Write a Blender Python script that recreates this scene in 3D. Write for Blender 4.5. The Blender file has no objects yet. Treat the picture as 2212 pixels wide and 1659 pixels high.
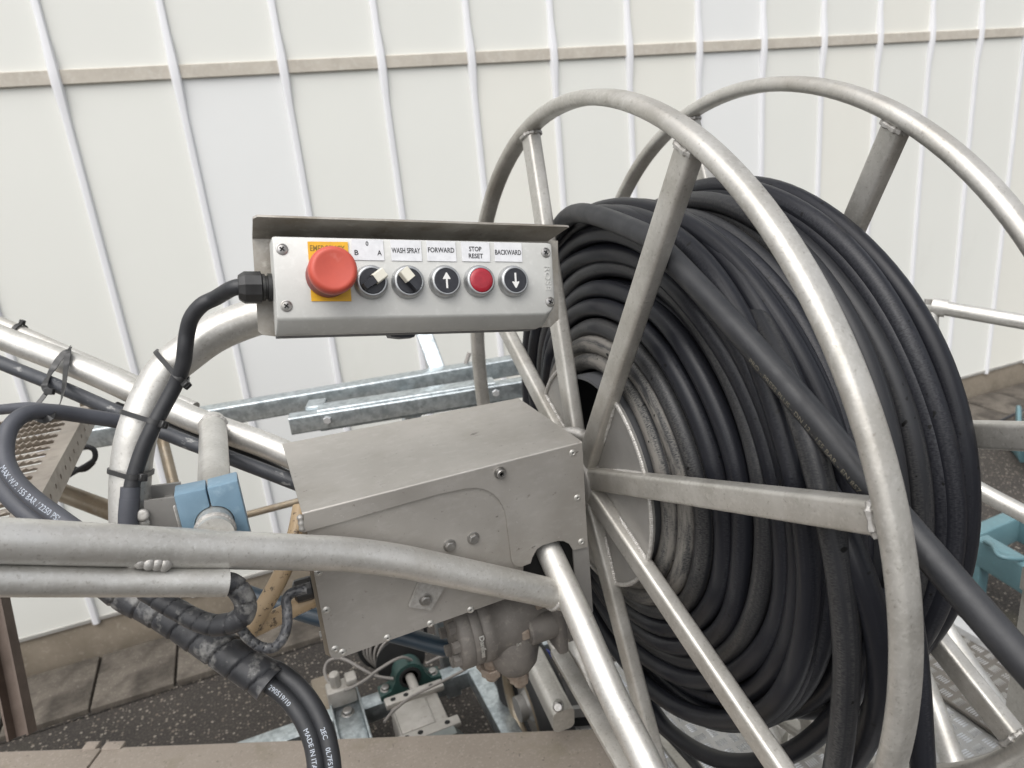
import bpy, bmesh, math, random
from mathutils import Vector, Matrix
R_ = random.Random(7)
sc = bpy.context.scene
V = Vector
PI = math.pi
H = 1.6                                    # height of the lens above the yard

# ------------------------------------------------------------------ camera
RIGHT = V((0.91984929, -0.38080981, -0.09413381))
DOWN = V((-0.19969397, -0.24803627, -0.94794532))
FWD = V((0.33763828, 0.89076478, -0.30420141))
cam_d = bpy.data.cameras.new('camera')
cam_d.sensor_fit = 'HORIZONTAL'; cam_d.sensor_width = 36.0
cam_d.lens = 36.0 * 1531.0 / 2212.0
cam_d.clip_start = 0.02; cam_d.clip_end = 400
cam_d.dof.use_dof = True; cam_d.dof.focus_distance = 0.84; cam_d.dof.aperture_fstop = 7.0
cam = bpy.data.objects.new('camera', cam_d); sc.collection.objects.link(cam)
m = Matrix((RIGHT, -DOWN, -FWD)).transposed().to_4x4(); m.translation = (0, 0, H)
cam.matrix_world = m
sc.camera = cam
sc.render.resolution_x = 1024; sc.render.resolution_y = 768

# ------------------------------------------------------------------ light: bright overcast
SUN_DIR = V((-0.36, -0.38, 0.85)).normalized()     # from the scene towards the sun
wd = bpy.data.worlds.new('World'); sc.world = wd; wd.use_nodes = True
nt = wd.node_tree; nt.nodes.clear()
sky = nt.nodes.new('ShaderNodeTexSky'); sky.sky_type = 'NISHITA'; sky.sun_disc = False
sky.sun_elevation = math.asin(SUN_DIR.z); sky.sun_rotation = math.atan2(SUN_DIR.x, SUN_DIR.y)
sky.air_density = 1.0; sky.dust_density = 4.0; sky.ozone_density = 1.0
hs = nt.nodes.new('ShaderNodeHueSaturation'); hs.inputs['Saturation'].default_value = 0.22   # cloud cover
bg = nt.nodes.new('ShaderNodeBackground'); bg.inputs[1].default_value = 0.15
out = nt.nodes.new('ShaderNodeOutputWorld')
nt.links.new(sky.outputs[0], hs.inputs['Color']); nt.links.new(hs.outputs[0], bg.inputs[0]); nt.links.new(bg.outputs[0], out.inputs[0])
sd = bpy.data.lights.new('sun', 'SUN'); sd.energy = 1.5; sd.angle = math.radians(80); sd.color = (1.0, 0.97, 0.93)
sun = bpy.data.objects.new('sun', sd); sc.collection.objects.link(sun)
sun.rotation_euler = (-SUN_DIR).to_track_quat('-Z', 'Y').to_euler()
sc.view_settings.view_transform = 'Standard'; sc.view_settings.look = 'None'
sc.view_settings.exposure = 0.42; sc.view_settings.gamma = 1.0; sc.view_settings.use_curve_mapping = False

# ------------------------------------------------------------------ measuring: a sight line of the photograph met with a plane of the place
def ray(u, v):
    return RIGHT * ((u - 1106) / 1531) + DOWN * ((v - 829.5) / 1531) + FWD
def P(u, v, X=None, Y=None, Z=None, s=None):
    r = ray(u, v)
    if X is not None: s = X / r.x
    elif Y is not None: s = Y / r.y
    elif Z is not None: s = (Z - H) / r.z
    return r * s + V((0, 0, H))

# ------------------------------------------------------------------ materials
MATS = {}
def nd(t, kind, **kw):
    n = t.nodes.new(kind)
    for k, v in kw.items():
        if k in n.inputs: n.inputs[k].default_value = v
        else: setattr(n, k, v)
    return n
def c4(c): return (c[0], c[1], c[2], 1.0)
def ramp(t, fac, lo, hi):
    r = nd(t, 'ShaderNodeMapRange'); r.inputs['From Min'].default_value = lo; r.inputs['From Max'].default_value = hi
    t.links.new(fac, r.inputs['Value']); return r.outputs[0]
def mixc(t, fac, a, b):
    mx = t.nodes.new('ShaderNodeMix'); mx.data_type = 'RGBA'
    ins = {i.identifier: i for i in mx.inputs}
    t.links.new(fac, ins['Factor_Float'])
    for key, val in (('A_Color', a), ('B_Color', b)):
        if hasattr(val, 'is_output'): t.links.new(val, ins[key])
        else: ins[key].default_value = c4(val)
    return [o for o in mx.outputs if o.identifier == 'Result_Color'][0]
def noise(t, vec, scale, detail=4, rough=0.6, dist=0.0):
    n = nd(t, 'ShaderNodeTexNoise'); n.inputs['Scale'].default_value = scale; n.inputs['Detail'].default_value = detail
    n.inputs['Roughness'].default_value = rough; n.inputs['Distortion'].default_value = dist
    t.links.new(vec, n.inputs['Vector']); return n.outputs[0]
def mapping(t, vec, sx, sy, sz):
    mp = nd(t, 'ShaderNodeMapping'); mp.inputs['Scale'].default_value = (sx, sy, sz)
    t.links.new(vec, mp.inputs['Vector']); return mp.outputs[0]
def mat(name, c1, c2=None, scale=25.0, lohi=(0.35, 0.65), rough=0.5, rvar=0.0, metal=0.0, bump=0.0, bscale=150.0,
        layers=(), stretch=None, use_uv=False, bdist=0.002, spec=0.5):
    """layers: (colour, scale, lo, hi, uv?, (sx,sy,sz) or None, strength) noise-shaped stains over the base"""
    mt = bpy.data.materials.new(name); mt.use_nodes = True
    t = mt.node_tree; b = t.nodes['Principled BSDF']
    tc = t.nodes.new('ShaderNodeTexCoord'); ob = tc.outputs['Object']; uv = tc.outputs['UV']
    base_v = uv if use_uv else ob
    if stretch: base_v = mapping(t, base_v, *stretch)
    col = None
    if c2 is not None:
        n = noise(t, base_v, scale); f = ramp(t, n, *lohi); col = mixc(t, f, c1, c2)
    for (lc, ls, lo, hi, luv, lst, ste) in layers:
        vv = uv if luv else ob
        if lst: vv = mapping(t, vv, *lst)
        n = noise(t, vv, ls, 5, 0.65); f = ramp(t, n, lo, hi)
        if ste < 1:
            mm = nd(t, 'ShaderNodeMath', operation='MULTIPLY'); t.links.new(f, mm.inputs[0]); mm.inputs[1].default_value = ste; f = mm.outputs[0]
        col = mixc(t, f, col if col is not None else c1, lc)
    if col is None: b.inputs['Base Color'].default_value = c4(c1)
    else: t.links.new(col, b.inputs['Base Color'])
    b.inputs['Metallic'].default_value = metal
    b.inputs['Specular IOR Level'].default_value = spec
    if rvar:
        n = noise(t, ob, scale * 1.7); mr = nd(t, 'ShaderNodeMapRange')
        mr.inputs['From Min'].default_value = 0.3; mr.inputs['From Max'].default_value = 0.7
        mr.inputs['To Min'].default_value = rough - rvar; mr.inputs['To Max'].default_value = rough + rvar
        t.links.new(n, mr.inputs['Value']); t.links.new(mr.outputs[0], b.inputs['Roughness'])
    else: b.inputs['Roughness'].default_value = rough
    if bump:
        n = noise(t, base_v, bscale, 3); bp = nd(t, 'ShaderNodeBump'); bp.inputs['Strength'].default_value = bump
        bp.inputs['Distance'].default_value = bdist
        t.links.new(n, bp.inputs['Height']); t.links.new(bp.outputs[0], b.inputs['Normal'])
    MATS[name] = mt
    return mt
DIRT = (0.16, 0.135, 0.105)
mat('alu_tube', (0.63, 0.62, 0.59), (0.49, 0.48, 0.45), 14, (0.35, 0.7), 0.46, 0.08, 0.70, 0.10, 260,
    [((0.72, 0.715, 0.695), 190, 0.50, 0.68, False, None, .45), (DIRT, 230, 0.58, 0.70, False, None, .38), ((0.29, 0.255, 0.205), 6, 0.50, 0.78, False, None, .5), ((0.14, 0.12, 0.10), 70, 0.68, 0.73, False, None, .3)])
mat('alu_rim', (0.57, 0.555, 0.52), (0.43, 0.415, 0.38), 18, (0.35, 0.7), 0.48, 0.07, 0.70, 0.12, 240,
    [((0.66, 0.645, 0.61), 160, 0.50, 0.68, False, None, .45), (DIRT, 200, 0.58, 0.70, False, None, .42), ((0.25, 0.215, 0.17), 5, 0.50, 0.75, False, None, .55), ((0.14, 0.12, 0.10), 70, 0.68, 0.73, False, None, .3)])
mat('alu_sheet', (0.46, 0.44, 0.41), (0.39, 0.37, 0.34), 9, (0.3, 0.7), 0.48, 0.07, 0.58, 0.06, 420,
    [((0.53, 0.515, 0.49), 70, 0.52, 0.68, False, (.6, 1, 1.3), .35), ((0.27, 0.24, 0.20), 5, 0.52, 0.76, False, None, .5), ((0.60, 0.59, 0.57), 150, 0.67, 0.70, False, None, .55), ((0.12, 0.11, 0.10), 33, 0.70, 0.715, False, (1, 1.8, 1.2), .65), ((0.20, 0.18, 0.155), 120, 0.65, 0.70, False, None, .5)])
mat('alu_plate', (0.36, 0.35, 0.335), (0.29, 0.28, 0.265), 12, (0.3, 0.7), 0.5, 0.08, 0.55, 0.08, 300,
    [((0.16, 0.14, 0.12), 45, 0.66, 0.74, False, None, .5)])
mat('alu_step', (0.44, 0.40, 0.35), (0.34, 0.30, 0.26), 20, (0.3, 0.7), 0.5, 0.08, 0.5, 0.1, 300, [(DIRT, 30, 0.55, 0.75, False, None, .5)])
mat('tan_tube', (0.36, 0.31, 0.24), (0.22, 0.17, 0.11), 10, (0.3, 0.7), 0.42, 0.1, 0.55, 0.08, 300, [((0.40, 0.38, 0.34), 40, 0.5, 0.7, False, None, .5)])
mat('weld', (0.47, 0.46, 0.44), (0.36, 0.345, 0.32), 200, (0.35, 0.65), 0.52, 0.06, 0.5, 0.2, 500)
mat('steel_bolt', (0.42, 0.41, 0.40), (0.28, 0.27, 0.25), 150, (0.35, 0.65), 0.34, 0.06, 0.85)
mat('rivet_steel', (0.58, 0.57, 0.54), (0.42, 0.41, 0.38), 300, (0.35, 0.65), 0.4, 0.05, 0.6)
mat('dark_hole', (0.012, 0.012, 0.012), rough=0.9)
mat('galvanised', (0.52, 0.57, 0.59), (0.35, 0.39, 0.41), 45, (0.4, 0.6), 0.36, 0.08, 0.85, 0.05, 200,
    [((0.62, 0.67, 0.69), 80, 0.5, 0.64, False, None, .7), ((0.22, 0.24, 0.24), 50, 0.62, 0.75, False, None, .4)])

def rubber(name, c1, c2, dust, d_lo, d_hi, dstr, scuff=None, rough=0.38, spec=0.28):
    """hose rubber: dark skin, dust caught in long streaks broken up by the woven hatch of the cover"""
    mt = bpy.data.materials.new(name); mt.use_nodes = True; t = mt.node_tree; b = t.nodes['Principled BSDF']
    tc = t.nodes.new('ShaderNodeTexCoord'); uv = tc.outputs['UV']; ob = tc.outputs['Object']
    base = mixc(t, ramp(t, noise(t, mapping(t, uv, 4, 3, 1), 1, 4), .3, .7), c1, c2)
    st = ramp(t, noise(t, mapping(t, uv, 1.6, 5.0, 1), 1.0, 5, .6), d_lo, d_hi)
    ha = ramp(t, noise(t, mapping(t, uv, 620, 20, 1), 1.0, 2, .5), .36, .62)
    m1 = nd(t, 'ShaderNodeMath', operation='MULTIPLY'); t.links.new(st, m1.inputs[0]); t.links.new(ha, m1.inputs[1])
    m2 = nd(t, 'ShaderNodeMath', operation='MULTIPLY'); t.links.new(m1.outputs[0], m2.inputs[0]); m2.inputs[1].default_value = dstr
    col = mixc(t, m2.outputs[0], base, dust)
    br = ramp(t, noise(t, mapping(t, uv, 1.1, 3.0, 2), 1.0, 4, .6), .60, .74)
    m3 = nd(t, 'ShaderNodeMath', operation='MULTIPLY'); t.links.new(br, m3.inputs[0]); m3.inputs[1].default_value = .55
    m4 = nd(t, 'ShaderNodeMath', operation='MULTIPLY'); t.links.new(m3.outputs[0], m4.inputs[0]); t.links.new(ha, m4.inputs[1])
    col = mixc(t, m4.outputs[0], col, (0.085, 0.072, 0.052))
    if scuff:
        sf = ramp(t, noise(t, mapping(t, uv, 7, 3.5, 1), 1.0, 6, .7), *scuff)
        col = mixc(t, sf, col, (0.17, 0.16, 0.145))
    sp = ramp(t, noise(t, ob, 90, 1), .735, .75); col = mixc(t, sp, col, (0.004, 0.004, 0.004))
    t.links.new(col, b.inputs['Base Color']); b.inputs['Roughness'].default_value = rough; b.inputs['Specular IOR Level'].default_value = spec
    bp = nd(t, 'ShaderNodeBump'); bp.inputs['Strength'].default_value = .10; bp.inputs['Distance'].default_value = .0005
    t.links.new(ha, bp.inputs['Height']); t.links.new(bp.outputs[0], b.inputs['Normal']); MATS[name] = mt
rubber('rubber_hose', (0.0085, 0.009, 0.0122), (0.0145, 0.0155, 0.0200), (0.050, 0.051, 0.057), .48, .66, .62)
rubber('rubber_dusty', (0.013, 0.0135, 0.016), (0.024, 0.025, 0.028), (0.080, 0.078, 0.075), .40, .60, .75)
rubber('rubber_caked', (0.018, 0.019, 0.022), (0.04, 0.04, 0.042), (0.14, 0.135, 0.125), .36, .52, .9, (.44, .56), .55)
mat('rubber_grey', (0.050, 0.053, 0.064), (0.070, 0.074, 0.088), 20, (0.3, 0.7), 0.5, 0.05, 0, 0.05, 300)
mat('rubber_black', (0.017, 0.018, 0.021), (0.030, 0.031, 0.034), 25, (0.35, 0.65), 0.48, 0.08, 0, 0.08, 260,
    [((0.09, 0.09, 0.088), 45, 0.62, 0.78, False, None, .4)])
mat('rubber_scuffed', (0.030, 0.033, 0.040), (0.05, 0.054, 0.062), 25, (0.3, 0.7), 0.5, 0.08, 0, 0.1, 260,
    [((0.34, 0.34, 0.33), 1, 0.60, 0.68, True, (28, 5, 1), .7)])
mat('wrap_plastic', (0.020, 0.021, 0.024), (0.045, 0.046, 0.050), 22, (0.35, 0.65), 0.5, 0.1, 0, 0.08, 200,
    [((0.27, 0.265, 0.25), 26, 0.50, 0.63, False, None, .85), ((0.085, 0.088, 0.10), 12, 0.5, 0.7, False, None, .7), ((0.012, 0.012, 0.014), 55, 0.55, 0.66, False, None, .7)])
mat('plastic_black', (0.018, 0.018, 0.019), (0.030, 0.030, 0.030), 60, (0.3, 0.7), 0.38, 0.06, 0, 0.04, 300)
mat('plastic_mossy', (0.020, 0.020, 0.020), (0.06, 0.062, 0.05), 60, (0.5, 0.75), 0.5)
mat('panel_paint', (0.50, 0.502, 0.482), (0.43, 0.432, 0.412), 22, (0.35, 0.75), 0.42, 0.05, 0.12, 0.05, 500,
    [((0.40, 0.385, 0.35), 35, 0.62, 0.80, False, None, .5), ((0.56, 0.562, 0.545), 120, 0.55, 0.7, False, None, .5)])
mat('panel_back', (0.075, 0.077, 0.082), rough=0.6)
mat('visor_sheet', (0.40, 0.38, 0.345), (0.24, 0.215, 0.175), 26, (0.35, 0.7), 0.48, 0.08, 0.55, 0.1, 300,
    [((0.07, 0.055, 0.04), 18, 0.60, 0.78, False, None, .8), ((0.55, 0.52, 0.47), 70, 0.58, 0.7, False, None, .5)])
mat('estop_red', (0.52, 0.085, 0.055), (0.47, 0.075, 0.05), 60, (0.3, 0.7), 0.45, 0.05, 0, 0.03, 300, [((0.62, 0.24, 0.20), 22, 0.62, 0.75, False, None, .5)])
mat('estop_skirt', (0.26, 0.05, 0.045), (0.20, 0.06, 0.05), 80, (0.3, 0.7), 0.55)
mat('lens_red', (0.36, 0.022, 0.035), (0.28, 0.016, 0.028), 120, (0.3, 0.7), 0.2, 0.05, 0, 0.1, 500)
mat('plate_yellow', (0.72, 0.40, 0.02), (0.62, 0.33, 0.02), 80, (0.4, 0.8), 0.5)
mat('label_white', (0.70, 0.705, 0.72), (0.60, 0.605, 0.62), 150, (0.4, 0.8), 0.4, 0, 0.1)
mat('ink_black', (0.018, 0.018, 0.02), rough=0.6)
mat('ink_faded', (0.22, 0.14, 0.02), rough=0.6)
mat('ink_white', (0.68, 0.68, 0.66), rough=0.5)
mat('ink_grey', (0.42, 0.46, 0.52), rough=0.7)
mat('ink_dim', (0.17, 0.155, 0.12), rough=0.7)
mat('chrome_satin', (0.46, 0.47, 0.48), (0.38, 0.385, 0.38), 90, (0.4, 0.7), 0.34, 0.04, 0.8, 0, 0, [((0.13, 0.13, 0.10), 45, 0.62, 0.75, False, None, .6)])
mat('cream_plastic', (0.66, 0.64, 0.55), rough=0.45)
mat('cap_black', (0.016, 0.017, 0.022), (0.026, 0.027, 0.032), 200, (0.4, 0.7), 0.36)
mat('clamp_blue', (0.150, 0.245, 0.325), (0.185, 0.285, 0.370), 28, (0.3, 0.7), 0.5, 0.06, 0, 0.04, 300,
    [((0.34, 0.45, 0.53), 40, 0.56, 0.72, False, None, .5), ((0.08, 0.13, 0.18), 60, 0.68, 0.75, False, None, .5)])
mat('hose_tan', (0.50, 0.37, 0.225), (0.43, 0.31, 0.185), 20, (0.3, 0.7), 0.45, 0.05, 0, 0.03, 200, [((0.06, 0.04, 0.025), 110, 0.57, 0.64, False, None, .85)])
mat('pipe_navy', (0.012, 0.026, 0.042), (0.022, 0.040, 0.058), 20, (0.3, 0.7), 0.4)
mat('cast_grey', (0.165, 0.152, 0.138), (0.118, 0.108, 0.098), 30, (0.3, 0.7), 0.62, 0.06, 0.15, 0.3, 350,
    [((0.055, 0.055, 0.065), 14, 0.55, 0.72, False, None, .6), ((0.27, 0.245, 0.215), 90, 0.55, 0.7, False, None, .5)], bdist=0.0012)
mat('rusty_bolt', (0.20, 0.15, 0.115), (0.28, 0.24, 0.20), 120, (0.3, 0.7), 0.55, 0, 0.3)
mat('teal_paint', (0.125, 0.220, 0.245), (0.100, 0.185, 0.210), 12, (0.3, 0.7), 0.4, 0.05, 0, 0.03, 200, [((0.15, 0.30, 0.33), 40, 0.6, 0.7, False, None, .4)])
mat('bearing_green', (0.018, 0.050, 0.045), (0.030, 0.070, 0.062), 40, (0.3, 0.7), 0.4)
mat('gear_alu', (0.46, 0.44, 0.41), (0.36, 0.34, 0.31), 30, (0.3, 0.7), 0.5, 0.05, 0.4, 0.1, 300, [(DIRT, 60, 0.62, 0.74, False, None, .5)])
mat('motor_grey', (0.19, 0.21, 0.20), (0.15, 0.165, 0.16), 25, (0.3, 0.7), 0.5)
mat('rail_brown', (0.15, 0.115, 0.095), (0.10, 0.075, 0.06), 25, (0.3, 0.7), 0.55, 0.08, 0.3, 0.1, 200)
mat('wire_grey', (0.22, 0.205, 0.19), rough=0.5)
mat('tyre', (0.02, 0.02, 0.02), rough=0.7)
mat('sticker_blue', (0.06, 0.09, 0.42), rough=0.4)
mat('zinc_bright', (0.66, 0.67, 0.68), rough=0.3, metal=0.6)
mat('wall_cream', (0.765, 0.77, 0.725), (0.745, 0.75, 0.705), 2, (0.3, 0.7), 0.35, 0, 0, 0.03, 60, [((0.62, 0.62, 0.57), 2.2, 0.60, 0.85, False, None, .4)])
mat('wall_white', (0.775, 0.785, 0.775), (0.755, 0.765, 0.755), 2, (0.3, 0.7), 0.33, 0, 0, 0.03, 60)
mat('wall_ivory', (0.78, 0.775, 0.715), (0.755, 0.75, 0.69), 2, (0.3, 0.7), 0.35, 0, 0, 0.03, 60)
mat('batten_white', (0.775, 0.78, 0.80), (0.73, 0.735, 0.755), 5, (0.3, 0.7), 0.35)
mat('rail_beige', (0.55, 0.51, 0.44), (0.46, 0.42, 0.36), 20, (0.3, 0.7), 0.5, 0.05, 0, 0.05, 200, [((0.62, 0.60, 0.54), 60, 0.5, 0.7, False, None, .5)])
mat('drip_alu', (0.45, 0.44, 0.41), (0.36, 0.35, 0.33), 15, (0.3, 0.7), 0.5, 0, 0.3)
mat('plinth', (0.24, 0.205, 0.16), (0.175, 0.148, 0.112), 9, (0.3, 0.7), 0.85, 0, 0, 0.4, 90,
    [((0.13, 0.105, 0.075), 3.0, 0.56, 0.80, False, None, .7), ((0.36, 0.33, 0.28), 60, 0.55, 0.7, False, None, .4), ((0.09, 0.09, 0.045), 9, 0.66, 0.8, False, (1, 1, .6), .6)])
mat('paver_stone', (0.135, 0.118, 0.098), (0.085, 0.073, 0.060), 22, (0.3, 0.7), 0.9, 0, 0, 0.6, 160,
    [((0.25, 0.23, 0.20), 110, 0.56, 0.66, False, None, .6), ((0.030, 0.025, 0.020), 7, 0.48, 0.66, False, None, .85)])
mat('coping', (0.31, 0.268, 0.226), (0.26, 0.223, 0.187), 5, (0.3, 0.7), 0.8, 0, 0, 0.35, 420,
    [((0.36, 0.315, 0.27), 170, 0.54, 0.64, False, None, .75), ((0.15, 0.135, 0.075), 7, 0.56, 0.80, False, None, .55), ((0.10, 0.085, 0.07), 120, 0.62, 0.70, False, None, .7)], bdist=0.001)
mat('mortar', (0.17, 0.145, 0.12), rough=0.9)
mat('tread_plate', (0.21, 0.195, 0.175), (0.15, 0.137, 0.12), 14, (0.3, 0.7), 0.38, 0.08, 0.6, 0.05, 300, [(DIRT, 8, 0.55, 0.8, False, None, .6)])
mat('tread_plate_bright', (0.46, 0.455, 0.445), (0.36, 0.355, 0.34), 14, (0.3, 0.7), 0.34, 0.08, 0.6, 0.05, 300, [(DIRT, 12, 0.6, 0.8, False, None, .4)])

def asphalt():
    mt = bpy.data.materials.new('asphalt'); mt.use_nodes = True; t = mt.node_tree; b = t.nodes['Principled BSDF']
    tc = t.nodes.new('ShaderNodeTexCoord'); ob = tc.outputs['Object']
    n1 = noise(t, ob, 2.5, 5); base = mixc(t, ramp(t, n1, 0.3, 0.7), (0.020, 0.0175, 0.016), (0.042, 0.036, 0.031))
    n2 = noise(t, ob, 130, 4, 0.7); base = mixc(t, ramp(t, n2, 0.50, 0.68), base, (0.090, 0.078, 0.066))
    nm = noise(t, ob, 1.1, 3); base = mixc(t, ramp(t, nm, 0.60, 0.8), base, (0.055, 0.052, 0.03))
    vo = nd(t, 'ShaderNodeTexVoronoi'); vo.inputs['Scale'].default_value = 95; t.links.new(ob, vo.inputs['Vector'])
    wn = nd(t, 'ShaderNodeSeparateColor'); t.links.new(vo.outputs['Color'], wn.inputs[0])
    th = ramp(t, wn.outputs[0], 0.40, 1.0)                     # only some cells carry a pale chip, of varied size
    ml = nd(t, 'ShaderNodeMath', operation='MULTIPLY'); t.links.new(th, ml.inputs[0]); ml.inputs[1].default_value = 0.50
    sb = nd(t, 'ShaderNodeMath', operation='SUBTRACT'); t.links.new(ml.outputs[0], sb.inputs[0]); t.links.new(vo.outputs['Distance'], sb.inputs[1])
    chip = ramp(t, sb.outputs[0], 0.0, 0.05)
    ccol = mixc(t, wn.outputs[1], (0.27, 0.245, 0.21), (0.14, 0.115, 0.09))
    base = mixc(t, chip, base, ccol)
    t.links.new(base, b.inputs['Base Color']); b.inputs['Roughness'].default_value = 0.85
    bp = nd(t, 'ShaderNodeBump'); bp.inputs['Strength'].default_value = 0.7; bp.inputs['Distance'].default_value = 0.004
    ad = nd(t, 'ShaderNodeMath', operation='ADD'); t.links.new(n2, ad.inputs[0]); t.links.new(chip, ad.inputs[1])
    t.links.new(ad.outputs[0], bp.inputs['Height']); t.links.new(bp.outputs[0], b.inputs['Normal'])
    MATS['asphalt'] = mt
asphalt()

# ------------------------------------------------------------------ geometry helpers
class G:
    def __init__(s): s.v = []; s.f = []; s.uv = []
    def add(s, o):
        k = len(s.v); s.v += o.v; s.f += [tuple(i + k for i in f) for f in o.f]; s.uv += o.uv; return s
    def face(s, idx, uv=None): s.f.append(tuple(idx)); s.uv.append(uv or [(0, 0)] * len(idx))
def join(*gs):
    g = G()
    for o in gs: g.add(o)
    return g
def catmull(pts, per=8, closed=False):
    pts = [V(p) for p in pts]; n = len(pts); res = []
    for i in range(n if closed else n - 1):
        if closed: a, b, c, d = pts[(i - 1) % n], pts[i], pts[(i + 1) % n], pts[(i + 2) % n]
        else: a, b, c, d = pts[max(i - 1, 0)], pts[i], pts[i + 1], pts[min(i + 2, n - 1)]
        for k in range(per):
            t = k / per
            res.append(0.5 * ((2 * b) + (c - a) * t + (2 * a - 5 * b + 4 * c - d) * t * t + (3 * b - a - 3 * c + d) * t ** 3))
    if not closed: res.append(pts[-1])
    return res
def frames(path, closed=False, up=None):
    n = len(path); T = []
    for i in range(n):
        if closed: d = path[(i + 1) % n] - path[i - 1]
        else: d = path[min(i + 1, n - 1)] - path[max(i - 1, 0)]
        T.append(d.normalized())
    u = V(up) if up is not None else (V((0, 0, 1)) if abs(T[0].z) < 0.9 else V((1, 0, 0)))
    N = [(u - T[0] * u.dot(T[0])).normalized()]
    for i in range(1, n):
        if up is not None: w = u - T[i] * u.dot(T[i])
        else: w = N[-1] - T[i] * N[-1].dot(T[i])
        N.append(w.normalized())
    return T, N, [T[i].cross(N[i]) for i in range(n)]
def sweep(path, prof, closed=False, cap=True, up=None, scale=None):
    """prof: list of (a,b): a along the frame normal, b along the binormal"""
    path = [V(p) for p in path]; T, N, B = frames(path, closed, up); g = G(); m_ = len(prof); n = len(path)
    for i in range(n):
        k = scale[i] if scale else 1.0
        for a, b in prof: g.v.append(path[i] + N[i] * (a * k) + B[i] * (b * k))
    L = 0.0
    for i in range(n if closed else n - 1):
        j = (i + 1) % n; d = (path[j] - path[i]).length
        for q in range(m_):
            r = (q + 1) % m_
            g.face((i * m_ + q, j * m_ + q, j * m_ + r, i * m_ + r), [(L, q / m_), (L + d, q / m_), (L + d, (q + 1) / m_), (L, (q + 1) / m_)])
        L += d
    if cap and not closed:
        g.face(tuple(reversed(range(m_)))[::-1] if False else tuple(range(m_)))
        g.face(tuple((n - 1) * m_ + q for q in reversed(range(m_))))
    return g
def circ(r, n=16, r2=None): return [(r * math.cos(2 * PI * k / n), (r2 or r) * math.sin(2 * PI * k / n)) for k in range(n)]
def rrect(w, h, r, k=4):
    o = []
    for cx, cy, a0 in ((w / 2 - r, h / 2 - r, 0), (-w / 2 + r, h / 2 - r, 90), (-w / 2 + r, -h / 2 + r, 180), (w / 2 - r, -h / 2 + r, 270)):
        for i in range(k + 1):
            a = math.radians(a0 + 90 * i / k); o.append((cx + r * math.cos(a), cy + r * math.sin(a)))
    return o
def tube(path, r, n=16, closed=False, cap=True, scale=None): return sweep(path, circ(r, n), closed, cap, None, scale)
def hollow(path, r, t, n=20):
    """pipe with a wall: outer skin, inner skin and ring ends"""
    g = sweep(path, circ(r, n), cap=False); k = len(g.v); m_ = len(path)
    i_ = sweep(path, circ(r - t, n), cap=False); i_.f = [tuple(reversed(f)) for f in i_.f]; g.add(i_)
    for q in range(n):
        w = (q + 1) % n
        g.face((q, w, k + w, k + q)); e = (m_ - 1) * n
        g.face((e + w, e + q, k + e + q, k + e + w))
    return g
def basis(ax, hint=None):
    z = V(ax).normalized(); h = V(hint) if hint is not None else (V((0, 0, 1)) if abs(z.z) < 0.9 else V((1, 0, 0)))
    x = (h - z * h.dot(z)).normalized(); return x, z.cross(x), z
def lathe(prof, o, ax, n=24, hint=None):
    x, y, z = basis(ax, hint); o = V(o); g = G(); m_ = len(prof)
    for k in range(n):
        a = 2 * PI * k / n
        for r, h in prof: g.v.append(o + (x * math.cos(a) + y * math.sin(a)) * r + z * h)
    for k in range(n):
        j = (k + 1) % n
        for i in range(m_ - 1): g.face((k * m_ + i, j * m_ + i, j * m_ + i + 1, k * m_ + i + 1))
    if prof[0][0] > 1e-6: g.face(tuple(k * m_ for k in reversed(range(n))))
    if prof[-1][0] > 1e-6: g.face(tuple(k * m_ + m_ - 1 for k in range(n)))
    return g
def cyl(p0, p1, r, n=16, bev=0.0):
    p0, p1 = V(p0), V(p1); h = (p1 - p0).length
    pr = [(r - bev, 0), (r, bev), (r, h - bev), (r - bev, h)] if bev else [(r, 0), (r, h)]
    return lathe(pr, p0, p1 - p0, n)
def box(c, d, ax=None, bev=0.0, seg=1):
    bm = bmesh.new(); bmesh.ops.create_cube(bm, size=1.0)
    for v in bm.verts: v.co = V((v.co.x * d[0], v.co.y * d[1], v.co.z * d[2]))
    if bev: bmesh.ops.bevel(bm, geom=list(bm.edges), offset=bev, segments=seg, profile=0.5, affect='EDGES')
    g = G(); c = V(c); A = ax or (V((1, 0, 0)), V((0, 1, 0)), V((0, 0, 1)))
    bm.verts.index_update()
    g.v = [c + A[0] * v.co.x + A[1] * v.co.y + A[2] * v.co.z for v in bm.verts]
    for f in bm.faces: g.face([v.index for v in f.verts])
    bm.free(); return g
def bx(x0, x1, y0, y1, z0, z1, bev=0.0, seg=1): return box(((x0 + x1) / 2, (y0 + y1) / 2, (z0 + z1) / 2), (x1 - x0, y1 - y0, z1 - z0), None, bev, seg)
def prism(poly, off):
    """poly: outline in space; off: the thickness vector"""
    g = G(); n = len(poly); off = V(off); g.v = [V(p) for p in poly] + [V(p) + off for p in poly]
    g.face(range(n)); g.face(tuple(reversed(range(n, 2 * n))))
    for i in range(n): j = (i + 1) % n; g.face((j, i, n + i, n + j))
    return g
def bar(p0, p1, w, h, up=(0, 0, 1), r=0.003): return sweep([p0, p1], rrect(h, w, r, 3), up=up)
def bead(path, r, pitch=0.004, n=8, amp=0.22):
    L = sum((V(path[i + 1]) - V(path[i])).length for i in range(len(path) - 1)); k = max(4, int(L / pitch) * 4)
    pts = resample(path, k); rr = R_.Random(3) if hasattr(R_, 'Random') else R_
    sca = [(1 + amp * (abs(math.sin(i * PI / 4)) - 0.5) + R_.uniform(-.06, .06)) for i in range(len(pts))]
    sca[0] = sca[-1] = 0.45
    return tube(pts, r, n, scale=sca)
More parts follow.
